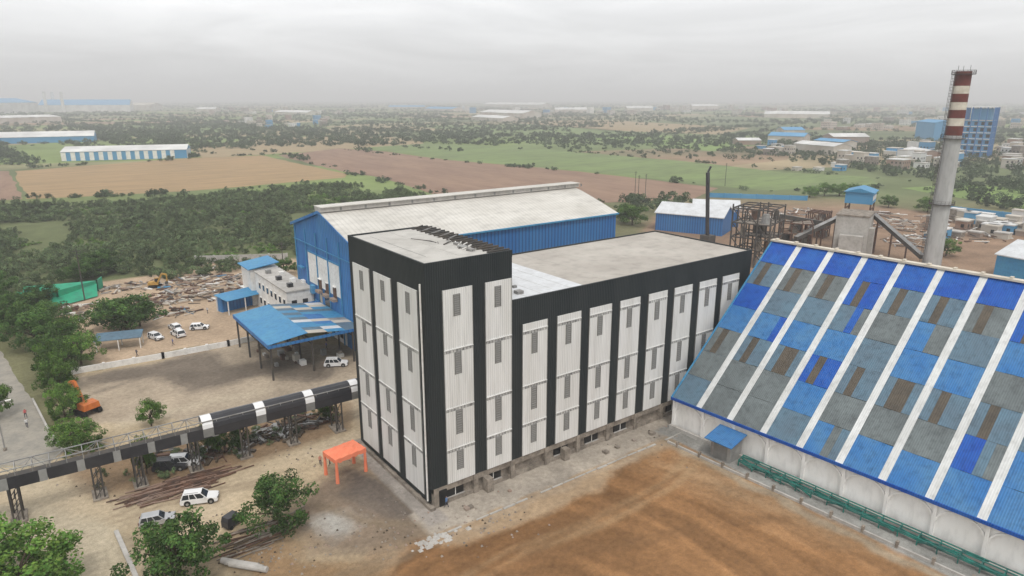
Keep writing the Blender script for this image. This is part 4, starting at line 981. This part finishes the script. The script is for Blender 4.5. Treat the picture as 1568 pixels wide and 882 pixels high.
b.cyl((9,-4,0),(9,-4,7),1.6,1.6,'stackgrey',16); b.cyl((9,-4,7),(9,-4,8.5),1.6,.4,'stackgrey',16); b.box(4,-6.5,0,6,-5.2,9,'rust')
b.obj('silos',E)
x,y=sv(1308,376); E=empty('blue_hopper_house',(x,y,0),.35); b=MB()
for sx in (-5,5):
    for sy in (-4,4): b.beam((sx,sy,0),(sx,sy,17),.5,'rust')
for z in (5,10,14): 
    for s in (-4,4): b.beam((-5,s,z),(5,s,z),.35,'rust'); b.beam((-5,s,z-4),(5,s,z),.25,'rust')
b.box(-5.4,-4.4,16,5.4,4.4,20,'farblue'); b.hexa([(-6,-5,20),(6,-5,20),(6,5,20),(-6,5,20),(-6,-.3,21.4),(6,-.3,21.4),(6,.3,21.4),(-6,.3,21.4)],'bluelight')
for i in range(4): b.box(-4.8+i*2.5,-4.5,17.2,-3.2+i*2.5,-4.42,18.8,'whitepaint')
b.obj('hopper',E)
def conv(name,a,za,c,zc):
    A=Vector((*sv(*a),za)); C=Vector((*sv(*c),zc)); b=MB(); b.beam(A,C,1.4,'darksteel',1.3); b.beam(A+Vector((0,0,.75)),C+Vector((0,0,.75)),1.7,'steel',.15)
    for t in (.3,.6,.9): p=A.lerp(C,t); b.beam((p.x,p.y,0),p,.4,'rust')
    b.obj(name)
conv('inclined_conveyor',(1215,392),6,(1280,384),12); conv('inclined_conveyor',(1410,408),3,(1330,386),13); conv('inclined_conveyor',(1190,388),13,(1255,380),9)
x,y=sv(1083,372); b=MB()
A=Vector((x,y,0)); T=Vector((x-1.5,y+1,26)); b.beam(A,T,1.0,'cardark',1.0); b.beam(T,T+Vector((.8,-.5,2.2)),.6,'cardark'); b.box(x-2,y-2,0,x+2,y+2,3,'darksteel'); b.obj('crane_mast')
for (u,v,r,n) in [(1180,330,10,60),(1130,322,8,50),(1380,345,12,90),(1400,370,10,90),(1480,360,14,100),(1340,330,10,60),(1560,352,12,80),(1450,335,12,60),(1230,325,8,50)]:
    heap('scrap_pile',u,v,r,n,['rust','steel','whitepaint','farwall','darksteel','farbrick'],7,2.6)
for t in [(1240,302,5,6),(1262,300,6,7),(1285,300,6,7),(1305,301,5,7),(1330,303,5,6),(968,345,7,9),(955,340,6,8),(1448,392,5,6),(1420,325,6,7),(1360,318,5,6)]: tree(t[0],t[1],t[2],t[3])

# ---------------------------------------------------------------- haze, sky, sun, camera
hm=bpy.data.materials.new('haze_volume'); hm.use_nodes=True; nt=hm.node_tree; nt.nodes.clear()
o_=nt.nodes.new('ShaderNodeOutputMaterial'); vs=nt.nodes.new('ShaderNodeVolumeScatter'); vs.inputs['Color'].default_value=(0.98,0.985,1,1); vs.inputs['Density'].default_value=0.00034; vs.inputs['Anisotropy'].default_value=0.0
nt.links.new(vs.outputs[0],o_.inputs['Volume'])
bpy.ops.mesh.primitive_cube_add(size=1,location=(0,0,65)); hz=bpy.context.object; hz.name='haze'; hz.scale=(30000,30000,140); hz.data.materials.append(hm)

SE,SR=math.radians(58),math.radians(205)
w=bpy.data.worlds.new('World'); S.world=w; w.use_nodes=True; nt=w.node_tree; N=nt.nodes; L=nt.links; bg=N['Background']; bg.inputs['Strength'].default_value=0.15
sky=N.new('ShaderNodeTexSky'); sky.sky_type='NISHITA'; sky.sun_disc=False; sky.sun_elevation=SE; sky.sun_rotation=SR; sky.dust_density=4
tc=N.new('ShaderNodeTexCoord'); mp=N.new('ShaderNodeMapping'); mp.inputs['Scale'].default_value=(1.1,1.1,7); L.new(tc.outputs['Generated'],mp.inputs['Vector'])
nz=N.new('ShaderNodeTexNoise'); nz.inputs['Scale'].default_value=2.2; nz.inputs['Detail'].default_value=6; nz.inputs['Roughness'].default_value=.55; nz.inputs['Distortion'].default_value=.6; L.new(mp.outputs['Vector'],nz.inputs['Vector'])
sx=N.new('ShaderNodeSeparateXYZ'); L.new(tc.outputs['Generated'],sx.inputs[0])
cr=N.new('ShaderNodeValToRGB'); e=cr.color_ramp.elements; e[0].position=0.0; e[0].color=(.62,.625,.63,1); e[1].position=.3; e[1].color=(1,1,1,1)
for p_,c_ in ((.04,.70),(.08,.84),(.13,.97)): x=e.new(p_); x.color=(c_,c_*1.003,c_*1.01,1)
L.new(sx.outputs[2],cr.inputs['Fac'])
mr=N.new('ShaderNodeMapRange'); mr.inputs['From Min'].default_value=.3; mr.inputs['From Max'].default_value=.7; mr.inputs['To Min'].default_value=6.6; mr.inputs['To Max'].default_value=8.7; L.new(nz.outputs['Fac'],mr.inputs['Value'])
vm=N.new('ShaderNodeVectorMath'); vm.operation='SCALE'; L.new(cr.outputs['Color'],vm.inputs[0]); L.new(mr.outputs['Result'],vm.inputs['Scale'])
mx=N.new('ShaderNodeMix'); mx.data_type='RGBA'; mx.inputs['Factor'].default_value=.92; L.new(sky.outputs[0],mx.inputs['A']); L.new(vm.outputs[0],mx.inputs['B']); L.new(mx.outputs['Result'],bg.inputs['Color'])
sl=bpy.data.lights.new('sun','SUN'); sl.energy=1.4; sl.angle=math.radians(12); sl.color=(1,.96,.9); so=bpy.data.objects.new('sun',sl); S.collection.objects.link(so)
dirv=Vector((math.sin(SR)*math.cos(SE),math.cos(SR)*math.cos(SE),math.sin(SE))); so.rotation_euler=dirv.to_track_quat('Z','Y').to_euler()
cd=bpy.data.cameras.new('camera'); co=bpy.data.objects.new('camera',cd); S.collection.objects.link(co); S.camera=co
cd.sensor_width=36; cd.lens=36*F/1568; cd.clip_end=40000; cd.clip_start=1
co.location=(CAM[0],CAM[1],H)
fwd=Vector((AY*CP,AX*CP,-SP)); co.rotation_euler=fwd.to_track_quat('-Z','Y').to_euler()
